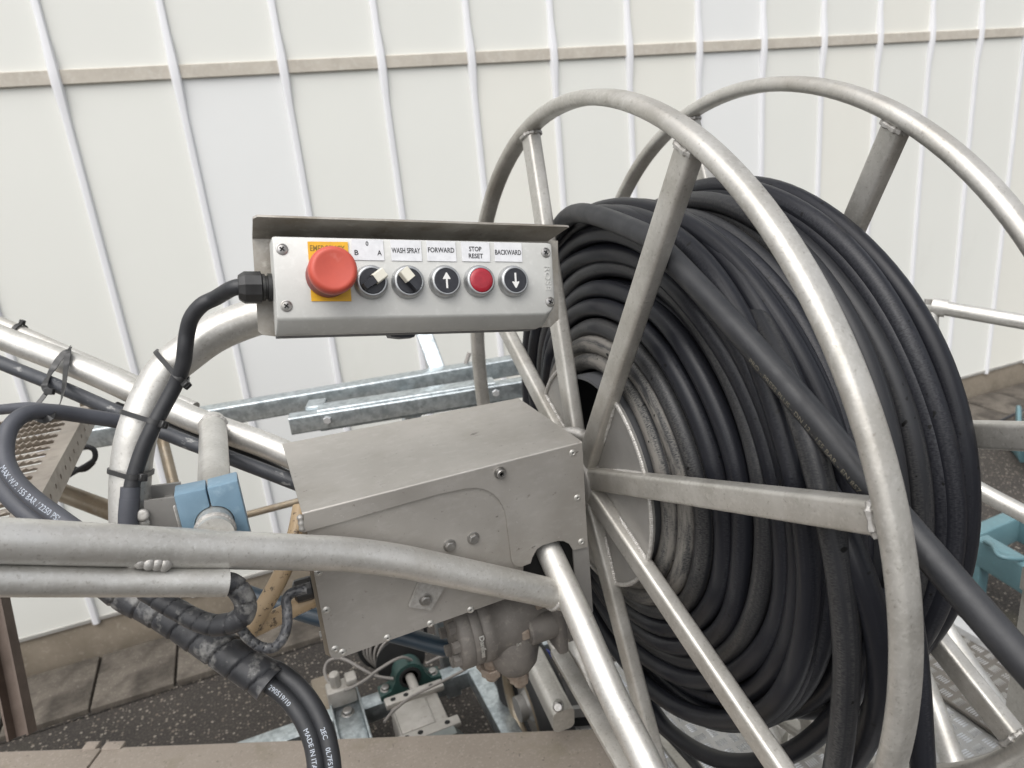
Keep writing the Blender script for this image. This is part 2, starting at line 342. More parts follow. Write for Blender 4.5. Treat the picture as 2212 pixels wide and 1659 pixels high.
def resample(path, k):
    path = [V(p) for p in path]; d = [0]
    for i in range(len(path) - 1): d.append(d[-1] + (path[i + 1] - path[i]).length)
    res = []; j = 0
    for q in range(k + 1):
        s = d[-1] * q / k
        while j < len(path) - 2 and d[j + 1] < s: j += 1
        t = (s - d[j]) / max(1e-9, d[j + 1] - d[j]); res.append(path[j].lerp(path[j + 1], min(1, max(0, t))))
    return res
def text_raw(s, size, bold=0.0, extrude=0.0, align='CENTER', squeeze=1.0, spacing=1.0):
    cu = bpy.data.curves.new('t', 'FONT'); cu.body = s; cu.size = size; cu.offset = bold; cu.extrude = extrude
    cu.align_x = align; cu.align_y = 'CENTER'; cu.resolution_u = 3; cu.space_character = spacing
    ob = bpy.data.objects.new('t', cu); sc.collection.objects.link(ob)
    me = bpy.data.meshes.new_from_object(ob)
    g = G(); g.v = [V((v.co.x * squeeze, v.co.y, v.co.z)) for v in me.vertices]
    for p in me.polygons: g.face(list(p.vertices))
    bpy.data.objects.remove(ob); bpy.data.curves.remove(cu); bpy.data.meshes.remove(me)
    return g
def text_fit(s, width, cap, o, x, y, **kw):
    """lettering scaled to a measured width and capital height"""
    g = text_raw(s, 1.0, bold=kw.get('bold', 0) / cap, extrude=0)
    x0, x1 = min(p.x for p in g.v), max(p.x for p in g.v); y0, y1 = min(p.y for p in g.v), max(p.y for p in g.v)
    x = V(x).normalized(); y = V(y).normalized(); z = x.cross(y); o = V(o); ex = kw.get('extrude', 0)
    kx, ky = width / (x1 - x0), cap / (y1 - y0)
    base = [o + x * ((p.x - (x0 + x1) / 2) * kx) + y * ((p.y - (y0 + y1) / 2) * ky) for p in g.v]
    if ex:
        n = len(base); h = G(); h.v = [p + z * ex for p in base] + base
        ed = {}
        for f in g.f:
            h.face(f)
            for i in range(len(f)): e = (f[i], f[(i + 1) % len(f)]); ed[e] = 1
        for (a, b) in ed:
            if (b, a) not in ed: h.face((a, b, n + b, n + a))
        return h
    g.v = base; return g
def text_on(s, size, o, x, y, **kw):
    g = text_raw(s, size, **kw); x = V(x).normalized(); y = V(y).normalized(); z = x.cross(y); o = V(o)
    g.v = [o + x * p.x + y * p.y + z * p.z for p in g.v]; return g
def text_on_tube(s, size, path, r, start, ang, **kw):
    """print wrapped on a hose: x runs along the hose, y round it"""
    g = text_raw(s, size, align='LEFT', **kw); pts = [V(p) for p in path]; d = [0]
    for i in range(len(pts) - 1): d.append(d[-1] + (pts[i + 1] - pts[i]).length)
    T, N, B = frames(pts); out_ = []
    tw = (min(p.x for p in g.v) + max(p.x for p in g.v)) / 2 + start; im = min(range(len(pts)), key=lambda k: abs(d[k] - tw))
    to = V((0, 0, H)) - pts[im]; mid = math.atan2(to.dot(B[im]), to.dot(N[im]))
    for p in g.v:
        q = start + p.x; i = 0
        while i < len(pts) - 2 and d[i + 1] < q: i += 1
        t = (q - d[i]) / (d[i + 1] - d[i]); c = pts[i].lerp(pts[i + 1], t)
        nn = N[i].lerp(N[i + 1], t).normalized(); bb = B[i].lerp(B[i + 1], t).normalized()
        a = mid + ang - p.y / r; out_.append(c + (nn * math.cos(a) + bb * math.sin(a)) * (r + 0.0003))
    g.v = out_; return g

def ext(pts, L):
    """carry a run on in a straight line before its first point"""
    d = (V(pts[0]) - V(pts[1])).normalized(); return [V(pts[0]) + d * L, V(pts[0]) + d * (L / 2)] + list(pts)

# ------------------------------------------------------------------ objects
ROOT = {}
def link(o): sc.collection.objects.link(o); return o
def thing(name, label, cat, loc, group=None):
    o = link(bpy.data.objects.new(name, None)); o.location = loc; o['label'] = label; o['category'] = cat
    o.empty_display_size = 0.02
    if group: o['group'] = group
    ROOT[o] = V(loc); return o
def mk(name, g, material, parent=None, smooth=True, ang=38, bev=0.0, loc=None, label=None, cat=None, kind=None, group=None):
    if parent is not None: L = ROOT[parent]
    else: L = V(loc) if loc is not None else V((0, 0, 0))
    me = bpy.data.meshes.new(name)
    me.from_pydata([tuple(p - L) for p in g.v], [], g.f)
    uvl = me.uv_layers.new(name='UVMap'); flat = [c for f in g.uv for p in f for c in p]; uvl.data.foreach_set('uv', flat)
    bm = bmesh.new(); bm.from_mesh(me); bmesh.ops.recalc_face_normals(bm, faces=bm.faces)
    if bev:
        es = [e for e in bm.edges if len(e.link_faces) == 2 and e.calc_face_angle(0) > math.radians(40)]
        bmesh.ops.bevel(bm, geom=es, offset=bev, segments=2, profile=0.6, affect='EDGES', clamp_overlap=True)
    bm.to_mesh(me); bm.free()
    if smooth:
        me.polygons.foreach_set('use_smooth', [True] * len(me.polygons)); me.set_sharp_from_angle(angle=math.radians(ang))
    me.materials.append(MATS[material])
    o = link(bpy.data.objects.new(name, me))
    if parent is not None: o.parent = parent
    else: o.location = L
    ROOT[o] = L
    if label: o['label'] = label
    if cat: o['category'] = cat
    if kind: o['kind'] = kind
    if group: o['group'] = group
    return o
def inst(o, parent, mtx, name=None):
    """a copy sharing mesh data, placed by matrix in world space under a parent whose own matrix is a translation"""
    c = o.copy(); link(c); c.parent = parent
    c.matrix_local = Matrix.Translation(-ROOT[parent]) @ mtx; ROOT[c] = ROOT[parent]
    if name: c.name = name
    return c
def rotm(x, y, z, o):
    m_ = Matrix((x, y, z)).transposed().to_4x4(); m_.translation = o; return m_
def meshdata(name, g, material, ang=38):
    me = bpy.data.meshes.new(name); me.from_pydata([tuple(p) for p in g.v], [], g.f)
    bm = bmesh.new(); bm.from_mesh(me); bmesh.ops.recalc_face_normals(bm, faces=bm.faces); bm.to_mesh(me); bm.free()
    me.polygons.foreach_set('use_smooth', [True] * len(me.polygons)); me.set_sharp_from_angle(angle=math.radians(ang))
    me.materials.append(MATS[material]); return me
def place(name, me, parent, mtx):
    o = link(bpy.data.objects.new(name, me)); o.parent = parent; o.matrix_local = Matrix.Translation(-ROOT[parent]) @ mtx; ROOT[o] = ROOT[parent]; return o

# ================================================================== setting
g = G(); g.v = [V((-60, -60, 0)), V((60, -60, 0)), V((60, 60, 0)), V((-60, 60, 0))]; g.face((0, 1, 2, 3))
mk('ground', g, 'asphalt', kind='structure', smooth=False)
WY = 2.63
# paving strip along the foot of the wall
pav = thing('pavement', 'row of grey paving slabs along the foot of the panelled wall', 'pavement', (1.5, 2.45, 0))
del pav['label']; del pav['category']; pav['kind'] = 'structure'
mk('bedding', bx(-2.2, 6.2, 2.313, WY + .005, -0.03, 0.005), 'asphalt', pav, smooth=False)
slabs = [meshdata('slab', box((0, 0, 0), (0.252, 0.300, 0.034), None, 0.005, 2), 'paver_stone') for _ in range(1)]
k = 0
x = -2.133
while x < 6.0:
    mt_ = Matrix.Translation((x, 2.468 + R_.uniform(-.003, .003), 0.010 + R_.uniform(-.004, .004))) @ Matrix.Rotation(R_.uniform(-.012, .012), 4, 'Z') @ Matrix.Rotation(R_.uniform(-.012, .012), 4, 'X')
    place('paving_slab', slabs[0], pav, mt_); x += 0.2605; k += 1

# ------------------------------------------------------------------ panelled wall
BX = [-0.356 + 0.3293 * i for i in range(-6, 19)]
wall = thing('panel_wall', 'pale cream cladding wall with white vertical battens and beige rail', 'wall', (1.5, WY, 0))
ZB, ZR0, ZR1, ZT = 0.173, 1.932, 1.969, 3.7
mk('backing', bx(BX[0] - .3, BX[-1] + .3, WY + .012, WY + .12, 0.0, ZT), 'panel_back', wall, smooth=False)
pm = {}
for mn in ('wall_cream', 'wall_white', 'wall_ivory'):
    pm[mn, 0] = meshdata('panel', box((0, 0, 0), (0.327, 0.010, ZR0 - ZB + .01), None, 0.0015), mn)
    pm[mn, 1] = meshdata('panel', box((0, 0, 0), (0.327, 0.010, ZT - ZR1 + .01), None, 0.0015), mn)
white_low = {7, 13}; ivory = {12, 15, 19, 10}
for i in range(len(BX) - 1):
    xm = (BX[i] + BX[i + 1]) / 2
    mn = 'wall_white' if i in white_low else ('wall_ivory' if i in ivory else 'wall_cream')
    tl = Matrix.Rotation(R_.uniform(-.0012, .0012), 4, 'Z')
    place('panel', pm[mn, 0], wall, Matrix.Translation((xm, WY + .005, (ZB + ZR0) / 2)) @ tl)
    mn = 'wall_white' if i in (13,) else ('wall_ivory' if i in (12, 16) else 'wall_cream')
    place('panel', pm[mn, 1], wall, Matrix.Translation((xm, WY + .005, (ZR1 + ZT) / 2)) @ tl)
    mk('rail', bx(BX[i] + .004, BX[i + 1] - .004, WY - .012, WY + .010, ZR0 - .002, ZR1 + .002, .002), 'rail_beige', wall)
# battens: slim rounded caps that step out over the rail
pr = [(-.0125, .004), (-.012, -.006), (-.008, -.012), (0, -.014), (.008, -.012), (.012, -.006), (.0125, .004)]
for xb in BX:
    g = G(); zs = [(0.150, 0), (ZR0 - .10, 0), (ZR0 - .012, .010), (ZR1 + .012, .010), (ZR1 + .10, 0), (ZT, 0)]
    for z, o in zs:
        w = 1.0 + (0.25 if o else 0)
        for a, b in pr: g.v.append(V((xb + a * w, WY + b - o * (1 if b < 0 else 0), z)))
    n = len(pr)
    for i in range(len(zs) - 1):
        for q in range(n - 1): g.face((i * n + q, i * n + q + 1, (i + 1) * n + q + 1, (i + 1) * n + q))
    g.face(range(n)); mk('batten', g, 'batten_white', wall)
mk('drip_edge', bx(BX[0] - .2, BX[-1] + .2, WY - .006, WY + .02, 0.158, 0.1725, .001), 'drip_alu', wall)
mk('plinth', bx(BX[0] - .2, BX[-1] + .2, WY + .003, WY + .10, -0.05, 0.157, .004, 2), 'plinth', wall)

# ------------------------------------------------------------------ low concrete wall in the foreground
ZC = 0.48
fa = P(0, 1622, Z=ZC); fb = P(1300, 1572, Z=ZC); dr = (fb - fa).normalized(); nr = V((dr.y, -dr.x, 0)).normalized()
if nr.y > 0: nr = -nr
jt = P(222, 1613, Z=ZC)
low = thing('low_wall', 'beige concrete low wall with jointed coping below the hose reel', 'wall', (fa.x, fa.y, 0))
far0 = fa - dr * 1.2; far1 = fb + dr * 0.055
def cop(p, q, name='coping_stone'):
    d_ = 0.75; A = (dr, nr, V((0, 0, 1))); c = (p + q) / 2 + nr * (d_ / 2); return mk(name, box((c.x, c.y, ZC - .035), ((q - p).length, d_, .07), A, .006, 2), 'coping', low)
cop(far0, jt - dr * .0015); cop(jt + dr * .0015, far1)
cc = (far0 + far1) / 2 + nr * .375
mk('core', box((cc.x, cc.y, (ZC - .07) / 2), ((far1 - far0).length - .06, .66, ZC - .072), (dr, nr, V((0, 0, 1)))), 'mortar', low, smooth=False)
for a, b in ((186, 216), (228, 270)):
    q0, q1 = P(a, 1608, Z=ZC), P(b, 1606, Z=ZC); c = (q0 + q1) / 2 + nr * .006
    mk('mortar_lump', box((c.x, c.y, ZC - .002), ((q1 - q0).length, .022, .012), (dr, nr, V((0, 0, 1))), .003, 2), 'coping', low)

# ------------------------------------------------------------------ tread-plate platform under the reel
ZP = 0.35
plat = thing('tread_platform', 'aluminium tread plate platform with raised bars under the hose reel', 'platform', (1.0, 0.9, 0))
mk('deck', bx(0.52, 1.505, 0.25, 1.34, ZP - .006, ZP, .001), 'tread_plate_bright', plat)
_ov = [P(2020, 1494, Z=ZP + .008), P(2171, 1602, Z=ZP + .008), P(2230, 1650, Z=ZP + .008)]
mk('raised_deck', bx(1.283, 1.5045, .25, 1.34, ZP + .004, ZP + .012, .001), 'tread_plate', plat)
def treads(x0, x1, y0, y1, z, inside, name, mname):
    g = G(); p = 0.032; i = 0; x = x0
    while x < x1:
        j = 0; y = y0
        while y < y1:
            if inside(x, y):
                for q in range(5):
                    o = (q - 2) * .0052
                    if (i + j) % 2: a, b = V((x - .011, y + o, z)), V((x + .011, y + o, z))
                    else: a, b = V((x + o, y - .011, z)), V((x + o, y + .011, z))
                    d = (b - a).normalized(); s_ = V((-d.y, d.x, 0)) * .0019; t_ = V((0, 0, .0024)); k = len(g.v)
                    g.v += [a, a + d * .005 + s_, b - d * .005 + s_, b, b - d * .005 - s_, a + d * .005 - s_, a + d * .006 + t_, b - d * .006 + t_]
                    for f in ((0, 1, 6), (1, 2, 7, 6), (2, 3, 7), (3, 4, 7), (4, 5, 6, 7), (5, 0, 6)): g.face([k + w for w in f])
            y += p; j += 1
        x += p; i += 1
    return mk(name, g, mname, plat, kind='stuff')
def upper(x, y): return x > 1.297
treads(0.56, 1.49, .27, 1.33, ZP - .0003, lambda x, y: x < 1.268, 'tread_bars', 'zinc_bright')
treads(1.30, 1.495, .27, 1.33, ZP + .0117, upper, 'tread_bars', 'tread_plate_bright')
mk('edge_strip', bx(1.505, 1.545, 0.25, 1.36, ZP - .05, ZP + .03, .003, 2), 'zinc_bright', plat)
for x_, y_ in ((.56, .3), (1.47, .3), (.56, 1.3), (1.47, 1.3)): mk('leg', bx(x_ - .02, x_ + .02, y_ - .02, y_ + .02, 0, ZP - .004, .003), 'alu_rim', plat)
mk('cross_beam', bx(.54, 1.49, .285, .315, ZP - .05, ZP - .005, .003), 'alu_rim', plat)
mk('cross_beam', bx(.54, 1.49, 1.285, 1.315, ZP - .05, ZP - .005, .003), 'alu_rim', plat)
# ================================================================== hose reel
RC = V((0.47894, 0.91113, H - 0.486145)); RW = 0.297; RR = 0.55
def rp(x, r, deg):
    a = math.radians(deg); return V((x, RC.y - r * math.cos(a), RC.z + r * math.sin(a)))
reel = thing('hose_reel', 'large spoked aluminium reel carrying black hose', 'hose reel', (RC.x + RW / 2, RC.y, RC.z - RR))
ANG = [17.3 + 45 * k for k in range(8)]
XF, XB = RC.x, RC.x + RW
HXF, HXB = XF - .030, XB + .030
for xr in (XF, XB):
    ring = [rp(xr, RR, 360 * k / 160) for k in range(160)]
    g = G(); prof = rrect(.031, .018, .0085, 5); n = len(prof)
    for k in range(160):
        a = math.radians(360 * k / 160); rad = V((0, -math.cos(a), math.sin(a)))
        for pa, pb in prof: g.v.append(ring[k] + V((pa, 0, 0)) + rad * (pb + (.0022 * (1 - (pa / .0155) ** 2) if pb > 0 else 0)))
    for k in range(160):
        j = (k + 1) % 160
        for q in range(n): w = (q + 1) % n; g.face((k * n + q, j * n + q, j * n + w, k * n + w))
    mk('rim', g, 'alu_rim', reel, ang=50)
for side, (xr, xh) in enumerate(((XF, HXF), (XB, HXB))):
    for k, a in enumerate(ANG):
        p0, p1 = rp(xh, .03, a), rp(xr, RR - .004, a)
        s_ = mk('spoke', sweep([p0, p1], rrect(.022, .032, .0052, 4), up=(1, 0, 0)), 'alu_rim', reel, ang=50)
        # weld collar where the spoke meets the rim
        d = (p1 - p0).normalized(); tdir = V((1, 0, 0)).cross(d).normalized(); e = p1 - d * .0075
        loop = [e + V((1, 0, 0)) * pa * 1.10 + tdir * pb * 1.08 for pa, pb in rrect(.022, .031, .010, 4)]
        mk('weld_bead', sweep(catmull(loop, 2, True), circ(.0036, 6), closed=True, scale=[1 + .3 * math.sin(i * 1.9) for i in range(len(loop) * 2)]), 'weld', s_)
# hub plates closing the sectors between the spokes (one sector of the near flange is left open)
for side, (xr, xh) in enumerate(((XF, HXF), (XB, HXB))):
    for k, a in enumerate(ANG):
        if side == 0 and k == 1: continue
        x_ = xh + (xr - xh) * .2 + (.004 if side == 0 else -.004); r1 = .174
        poly = [rp(x_, .03, a + 12)] + [rp(x_ + (xr - xh) * .10, r1, a + 4 + (37) * q / 6) for q in range(7)] + [rp(x_, .03, a + 33)]
        hp = mk('hub_plate', prism(poly, (.005 if side == 0 else -.005, 0, 0)), 'alu_plate', reel)
        if side == 0:
            sx = -.006
            for aa in (a + 4.2, a + 40.8):
                t_ = [rp(x_ + sx * .3 + (xr - xh) * .10 * q / 8, .05 + (r1 - .052) * q / 8, aa + (1 if aa < a + 20 else -1) * 5.0 * (1 - q / 8)) for q in range(9)]
                mk('weld_bead', bead(t_, .0042, .0034, 8, .16), 'weld', hp)
            t_ = [rp(x_ + (xr - xh) * .10 - .001, r1, a + 4 + 37 * q / 12) for q in range(13)]
            mk('weld_bead', bead(t_, .0032, .0034, 8, .16), 'weld', hp)
# drum, hub and axle
g = G(); n = 64
for x_ in (XF - .012, XB + .012):
    for r_ in (.158, .153):
        for k in range(n): g.v.append(rp(x_, r_, 360 * k / n))
for k in range(n):
    j = (k + 1) % n
    g.face((k, j, 2 * n + j, 2 * n + k)); g.face((n + k, 3 * n + k, 3 * n + j, n + j)); g.face((k, n + k, n + j, j)); g.face((2 * n + k, 2 * n + j, 3 * n + j, 3 * n + k))
mk('drum', g, 'panel_back', reel)
mk('hub', lathe([(.036, 0), (.042, .006), (.042, .05), (.036, .056)], rp(HXF - .020, 0, 0), (1, 0, 0), 32), 'alu_plate', reel)
mk('hub', lathe([(.036, 0), (.042, .006), (.042, .05), (.036, .056)], rp(HXB - .036, 0, 0), (1, 0, 0), 32), 'alu_plate', reel)
mk('axle', cyl(rp(HXF - .07, 0, 0), rp(HXB + .07, 0, 0), .021, 24, .002), 'steel_bolt', reel)
q0 = P(1243, 948, X=.418); q2 = P(1280, 931, X=.44)
mk('inlet_pipe', tube(catmull([rp(.395, .045, 118), rp(.410, .062, 112), rp(.426, .074, 100), rp(.443, .076, 86), rp(.462, .062, 80)], 6), .0095, 14), 'weld', reel)

# ================================================================== hose wound on the reel
HR = 0.0140
hose = thing('wound_hose', 'long black rubber hose wound in many turns on the reel', 'hose', (RC.x + RW / 2, RC.y, RC.z - .42))
def turn(x, r, seed, wob=.0035, tilt=.004, mt_='rubber_hose', drop=0.0, hr=HR, name='hose_turn'):
    rr = random.Random(seed); ph = [rr.uniform(0, 6.28) for _ in range(8)]; am = [rr.uniform(.3, 1) for _ in range(5)]; sh = rr.random()
    pts = []
    N_ = 120
    for k in range(N_):
        a = 2 * PI * (k / N_ + sh)
        dr_ = wob * (am[0] * .5 * math.sin(2 * a + ph[0]) + am[1] * .5 * math.sin(3 * a + ph[1]) + am[2] * .3 * math.sin(5 * a + ph[2]) + am[4] * .22 * math.sin(8 * a + ph[6]))
        dx = tilt * math.sin(a + ph[3]) + wob * .6 * am[3] * math.sin(3 * a + ph[4]) + wob * .5 * math.sin(2 * a + ph[5]) + wob * .2 * math.sin(7 * a + ph[7])
        rad = r + dr_; low_ = max(0, -math.sin(a)); rad += drop * low_ ** 2
        pts.append(rp(x + dx, rad, math.degrees(a)))
    return mk(name, tube(pts, hr, 14, True), mt_, hose, ang=80)
NL = 9; DX = .0277; X0 = XF + .046
seed = 100
dirty = {0: 'rubber_caked', 1: 'rubber_caked', 2: 'rubber_dusty', 5: 'rubber_dusty'}
for j in range(NL):                                     # the near face: every layer shows its edge turn
    r = .1735 + j * .0278
    for i in ((0, 1, 2) if j < 4 else (0, 1)):
        seed += 1
        turn(X0 + i * DX - .030 * max(0, 1 - j / 5.0) + R_.uniform(-.003, .004) + (.009 if j in (5, 7) else 0), r + R_.uniform(-.002, .002), seed,
             wob=.0022 + .0030 * (j > 3), tilt=.003 + .004 * (j > 4), mt_=dirty.get(j, 'rubber_hose') if i == 0 else 'rubber_hose')
for i in range(2, 9):                                   # the outer layers across the width
    dip = {2: -.004, 3: -.014, 4: -.020, 5: -.014, 6: -.003, 7: .006, 8: .015}[i]
    for j in (6, 7, 8):
        seed += 1
        turn(X0 + i * DX - .003 + R_.uniform(-.003, .003), .1735 + j * .0278 + dip + R_.uniform(-.002, .002), seed, wob=.0035, tilt=.006, mt_='rubber_dusty' if i in (4, 5, 6) and j == 8 else 'rubber_hose')
for i in (7, 8):                                        # far edge, seen through the spokes from the side
    for j in range(1, 6):
        seed += 1; turn(X0 + i * DX - .004, .1735 + j * .0278 + R_.uniform(-.002, .002), seed)
# looser outer turns lying over the pack
turn(X0 + 1.6 * DX, .402, 901, .005, .016); turn(X0 + 4.4 * DX, .398, 902, .005, .014, 'rubber_dusty'); turn(X0 + 6.6 * DX, .413, 903, .004, .010)
turn(X0 + 0.5 * DX, .392, 905, .005, .008, drop=.012)
# the run that leaves the reel across the near rim
lead = [rp(X0 + .010, .372, 150), rp(X0 - .004, .388, 130), rp(X0 - .018, .396, 112), rp(X0 - .027, .400, 96), P(1395, 508, X=.4965), P(1440, 548, X=.496), P(1520, 632, X=.4965), P(1620, 742, X=.4985), P(1740, 880, X=.5035), P(1850, 1012, X=.5105), P(1960, 1142, X=.518), P(2070, 1270, X=.526), P(2212, 1432, X=.537), P(2400, 1640, X=.55), P(2620, 1900, X=.57), V((.62, .10, .52)), V((.72, .0, .05)), V((.95, -.1, .015)), V((1.4, -.15, .014))]
LP = catmull(lead, 10)
lr = mk('hose_end', tube(LP, HR + .0003, 18), 'rubber_black', hose, ang=80)
def strand(pts, mt_='rubber_hose', r=HR, name='slack_loop'): return mk(name, tube(catmull(pts, 10), r, 16), mt_, hose, ang=80)
strand([rp(.60, .34, 66), rp(.575, .37, 54), rp(.535, .41, 40), P(1737, 920, X=.505), P(1782, 1080, X=.499), P(1813, 1230, X=.498), P(1829, 1390, X=.500), P(1826, 1510, X=.502), P(1810, 1640, X=.505), P(1780, 1760, X=.51), P(1720, 1860, X=.52)], 'rubber_dusty')
strand([rp(.58, .35, 46), rp(.555, .385, 34), P(1755, 1000, X=.530), P(1800, 1095, X=.516), P(1848, 1210, X=.512), P(1888, 1330, X=.518), P(1904, 1450, X=.528), P(1885, 1560, X=.542), P(1830, 1660, X=.555), P(1740, 1750, X=.57), P(1640, 1800, X=.58)])
strand([P(1392, 1500, X=.58), P(1440, 1572, X=.58), P(1520, 1628, X=.585), P(1610, 1648, X=.59), P(1715, 1622, X=.595), P(1810, 1540, X=.60), P(1880, 1420, X=.60), P(1920, 1290, X=.60)])
strand([P(1960, 1300, X=.640), P(1975, 1400, X=.638), P(1984, 1500, X=.635), P(1990, 1600, X=.632), P(1998, 1720, X=.63), P(2010, 1860, X=.63), V((.64, .50, .40)), V((.70, .54, .366)), V((.80, .60, .364))], 'rubber_hose')
strand([P(1600, 1490, X=.70), P(1700, 1528, X=.70), P(1790, 1532, X=.70), P(1880, 1510, X=.70), P(1950, 1450, X=.70)])
_k = min(range(len(LP)), key=lambda i: (LP[i] - P(1640, 765, X=.4985)).length); plen = sum((LP[i + 1] - LP[i]).length for i in range(_k))
mk('print', text_on_tube('PRO - PRESS PLUS - DN 12 - 155 BAR - EN 857', .0085, LP, HR + .0004, plen, math.radians(52)), 'ink_dim', lr, smooth=False)
def meshmulti(name, parts, ang=38):
    g = join(*[p[0] for p in parts]); me = bpy.data.meshes.new(name); me.from_pydata([tuple(p) for p in g.v], [], g.f)
    idx = []
    for i, (pg, _) in enumerate(parts): idx += [i] * len(pg.f)
    me.polygons.foreach_set('material_index', idx)
    bm = bmesh.new(); bm.from_mesh(me); bmesh.ops.recalc_face_normals(bm, faces=bm.faces); bm.to_mesh(me); bm.free()
    me.polygons.foreach_set('use_smooth', [True] * len(me.polygons)); me.set_sharp_from_angle(angle=math.radians(ang))
    for _, mm in parts: me.materials.append(MATS[mm])
    return me
Z3 = V((0, 0, 1)); O3 = V((0, 0, 0))
def hexg(r, h0, h1, bev=.0006): return lathe([(r - bev, h0), (r, h0 + bev), (r, h1 - bev), (r - bev * 2, h1)], O3, Z3, 6)
RIVET = meshmulti('rivet', [(lathe([(.0052, 0), (.0052, .0004), (.0040, .0016), (.0021, .0020), (.0016, .0012)], O3, Z3, 18), 'rivet_steel'), (lathe([(.00165, .0012), (.0, .0010)], O3, Z3, 12), 'dark_hole')])
BOLT = meshmulti('bolt', [(lathe([(.0088, 0), (.0088, .0012), (.0082, .0015), (.004, .0015)], O3, Z3, 24), 'steel_bolt'), (hexg(.0070, .0014, .0062), 'steel_bolt')], 30)
SOCKET = meshmulti('socket_screw', [(lathe([(.0085, 0), (.0085, .0012), (.004, .0013)], O3, Z3, 24), 'steel_bolt'), (lathe([(.0058, .001), (.0062, .0018), (.0062, .0068), (.0056, .0075), (.0032, .0075), (.0030, .0045)], O3, Z3, 20), 'steel_bolt'), (lathe([(.0031, .0045), (0, .0042)], O3, Z3, 6), 'dark_hole')])
def face_m(p, n, hint=(0, 0, 1), spin=0):
    x, y, z = basis(n, hint); return rotm(x, y, z, V(p)) @ Matrix.Rotation(spin, 4, 'Z')
def tie(name, c1, r1, c2, r2, T, head, label, cat='cable tie', tail=.004, w=.0052, th=.0013, group=None, extra=None):
    """band round two round things, with its square lock; head: direction in which the lock sits"""
    T = V(T).normalized(); c1 = V(c1); c2 = V(c2); c2 = c2 - T * (c2 - c1).dot(T)
    x = V(head); x = (x - T * x.dot(T)).normalized(); y = T.cross(x); pts = []
    for c, r in ((c1, r1), (c2, r2)):
        d = c - c1
        for k in range(40):
            a = 2 * PI * k / 40; pts.append((d.dot(x) + (r + .0008) * math.cos(a), d.dot(y) + (r + .0008) * math.sin(a)))
    pts = sorted(set(pts)); hull = []
    for seq in (pts, pts[::-1]):
        h = []
        for p in seq:
            while len(h) >= 2 and (h[-1][0] - h[-2][0]) * (p[1] - h[-2][1]) - (h[-1][1] - h[-2][1]) * (p[0] - h[-2][0]) <= 0: h.pop()
            h.append(p)
        hull += h[:-1]
    loop = [c1 + x * a + y * b for a, b in hull]; loop = resample(loop + [loop[0]], 48)[:-1]
    g = G(); cen = sum(loop, V((0, 0, 0))) / len(loop); n = len(loop)
    for i in range(n):
        t_ = (loop[(i + 1) % n] - loop[i - 1]).normalized(); o = t_.cross(T); o = o if o.dot(loop[i] - cen) > 0 else -o
        for a, b in ((-w / 2, -.0004), (w / 2, -.0004), (w / 2, th), (-w / 2, th)): g.v.append(loop[i] + T * a + o * b)
    for i in range(n):
        j = (i + 1) % n
        for q in range(4): r_ = (q + 1) % 4; g.face((i * 4 + q, j * 4 + q, j * 4 + r_, i * 4 + r_))
    i0 = max(range(n), key=lambda i: (loop[i] - c1).dot(x)); hp = loop[i0]
    t_ = thing(name, label, cat, hp, group)
    mk('band', g, 'plastic_black', t_)
    hx = (hp - cen).normalized(); A = (hx, T, hx.cross(T))
    mk('lock', box(hp + hx * .0040, (.0085, .0082, .0078), A, .0009), 'plastic_black', t_)
    if tail: mk('tail', box(hp + hx * (.008 + tail / 2), (tail, w * .9, th), A), 'plastic_black', t_)
    return t_

# ================================================================== support frame of welded tube
fr = thing('support_frame', 'welded round tube frame in weathered aluminium carrying the reel drive box', 'frame', (0.1, 0.9, 0))
RB = .0205
Bpts = [P(-160, 1161, Y=.684), P(0, 1167.5, Y=.70), P(240, 1177, Y=.725), P(476, 1187, Y=.75), P(640, 1193, Y=.768), P(730, 1196, Y=.777), P(800, 1203, Y=.781), P(870, 1213, Y=.7835), P(934, 1226, Y=.785), P(1067, 1254, Y=.785), P(1167, 1276, Y=.785), P(1222, 1289, Y=.786)]
near = mk('side_rail', tube(catmull(ext(Bpts, .7), 8), RB, 28), 'alu_tube', fr, ang=80)
Cp = [P(1172, 1160, X=.345), P(1193, 1206, X=.345), P(1252, 1336, X=.345), P(1324, 1503, X=.345), P(1390, 1635, X=.345), P(1470, 1810, X=.345)]
mk('leg', tube(catmull(Cp, 4), .0188, 26), 'alu_tube', fr, ang=80)
# the leg's hidden foot, down to the low wall and the yard
cl = Cp[-1]; cd = (Cp[-1] - Cp[-2]).normalized()
mk('leg', tube([cl - cd * .01, cl + cd * ((cl.z) / -cd.z)], .0186, 20), 'alu_tube', fr, ang=80)
Apts = [P(-160, 664, s=1.225), P(10, 732, s=1.20), P(200, 805, s=1.17), P(383, 890, s=1.135), P(460, 921, s=1.127), P(567, 959, s=1.12), P(650, 994, s=1.105), P(760, 1040, s=1.09)]
mk('side_rail', tube(catmull(ext(Apts, .6), 6), .0205, 26), 'alu_tube', fr, ang=80)
mk('guide_tube', tube(catmull(ext([P(-160, 632, s=1.27), P(0, 700, s=1.255), P(130, 757, s=1.235), P(290, 826, s=1.21), P(420, 884, s=1.19)], .6), 5), .013, 18), 'alu_tube', fr, ang=80)
EX, EZ, RE = -.069, H - .357, .0198
mk('cross_tube', tube([V((EX, .762, EZ)), V((EX, 1.168, EZ))], RE, 28), 'alu_tube', fr, ang=80)
Dp = [P(-160, 1249, s=.595), P(0, 1254, s=.632), P(250, 1257, s=.695), P(490, 1259, s=.752)]
dt = mk('conduit_tube', hollow(resample(ext(Dp, .6), 16), .0147, .0024, 26), 'alu_tube', fr, ang=60)
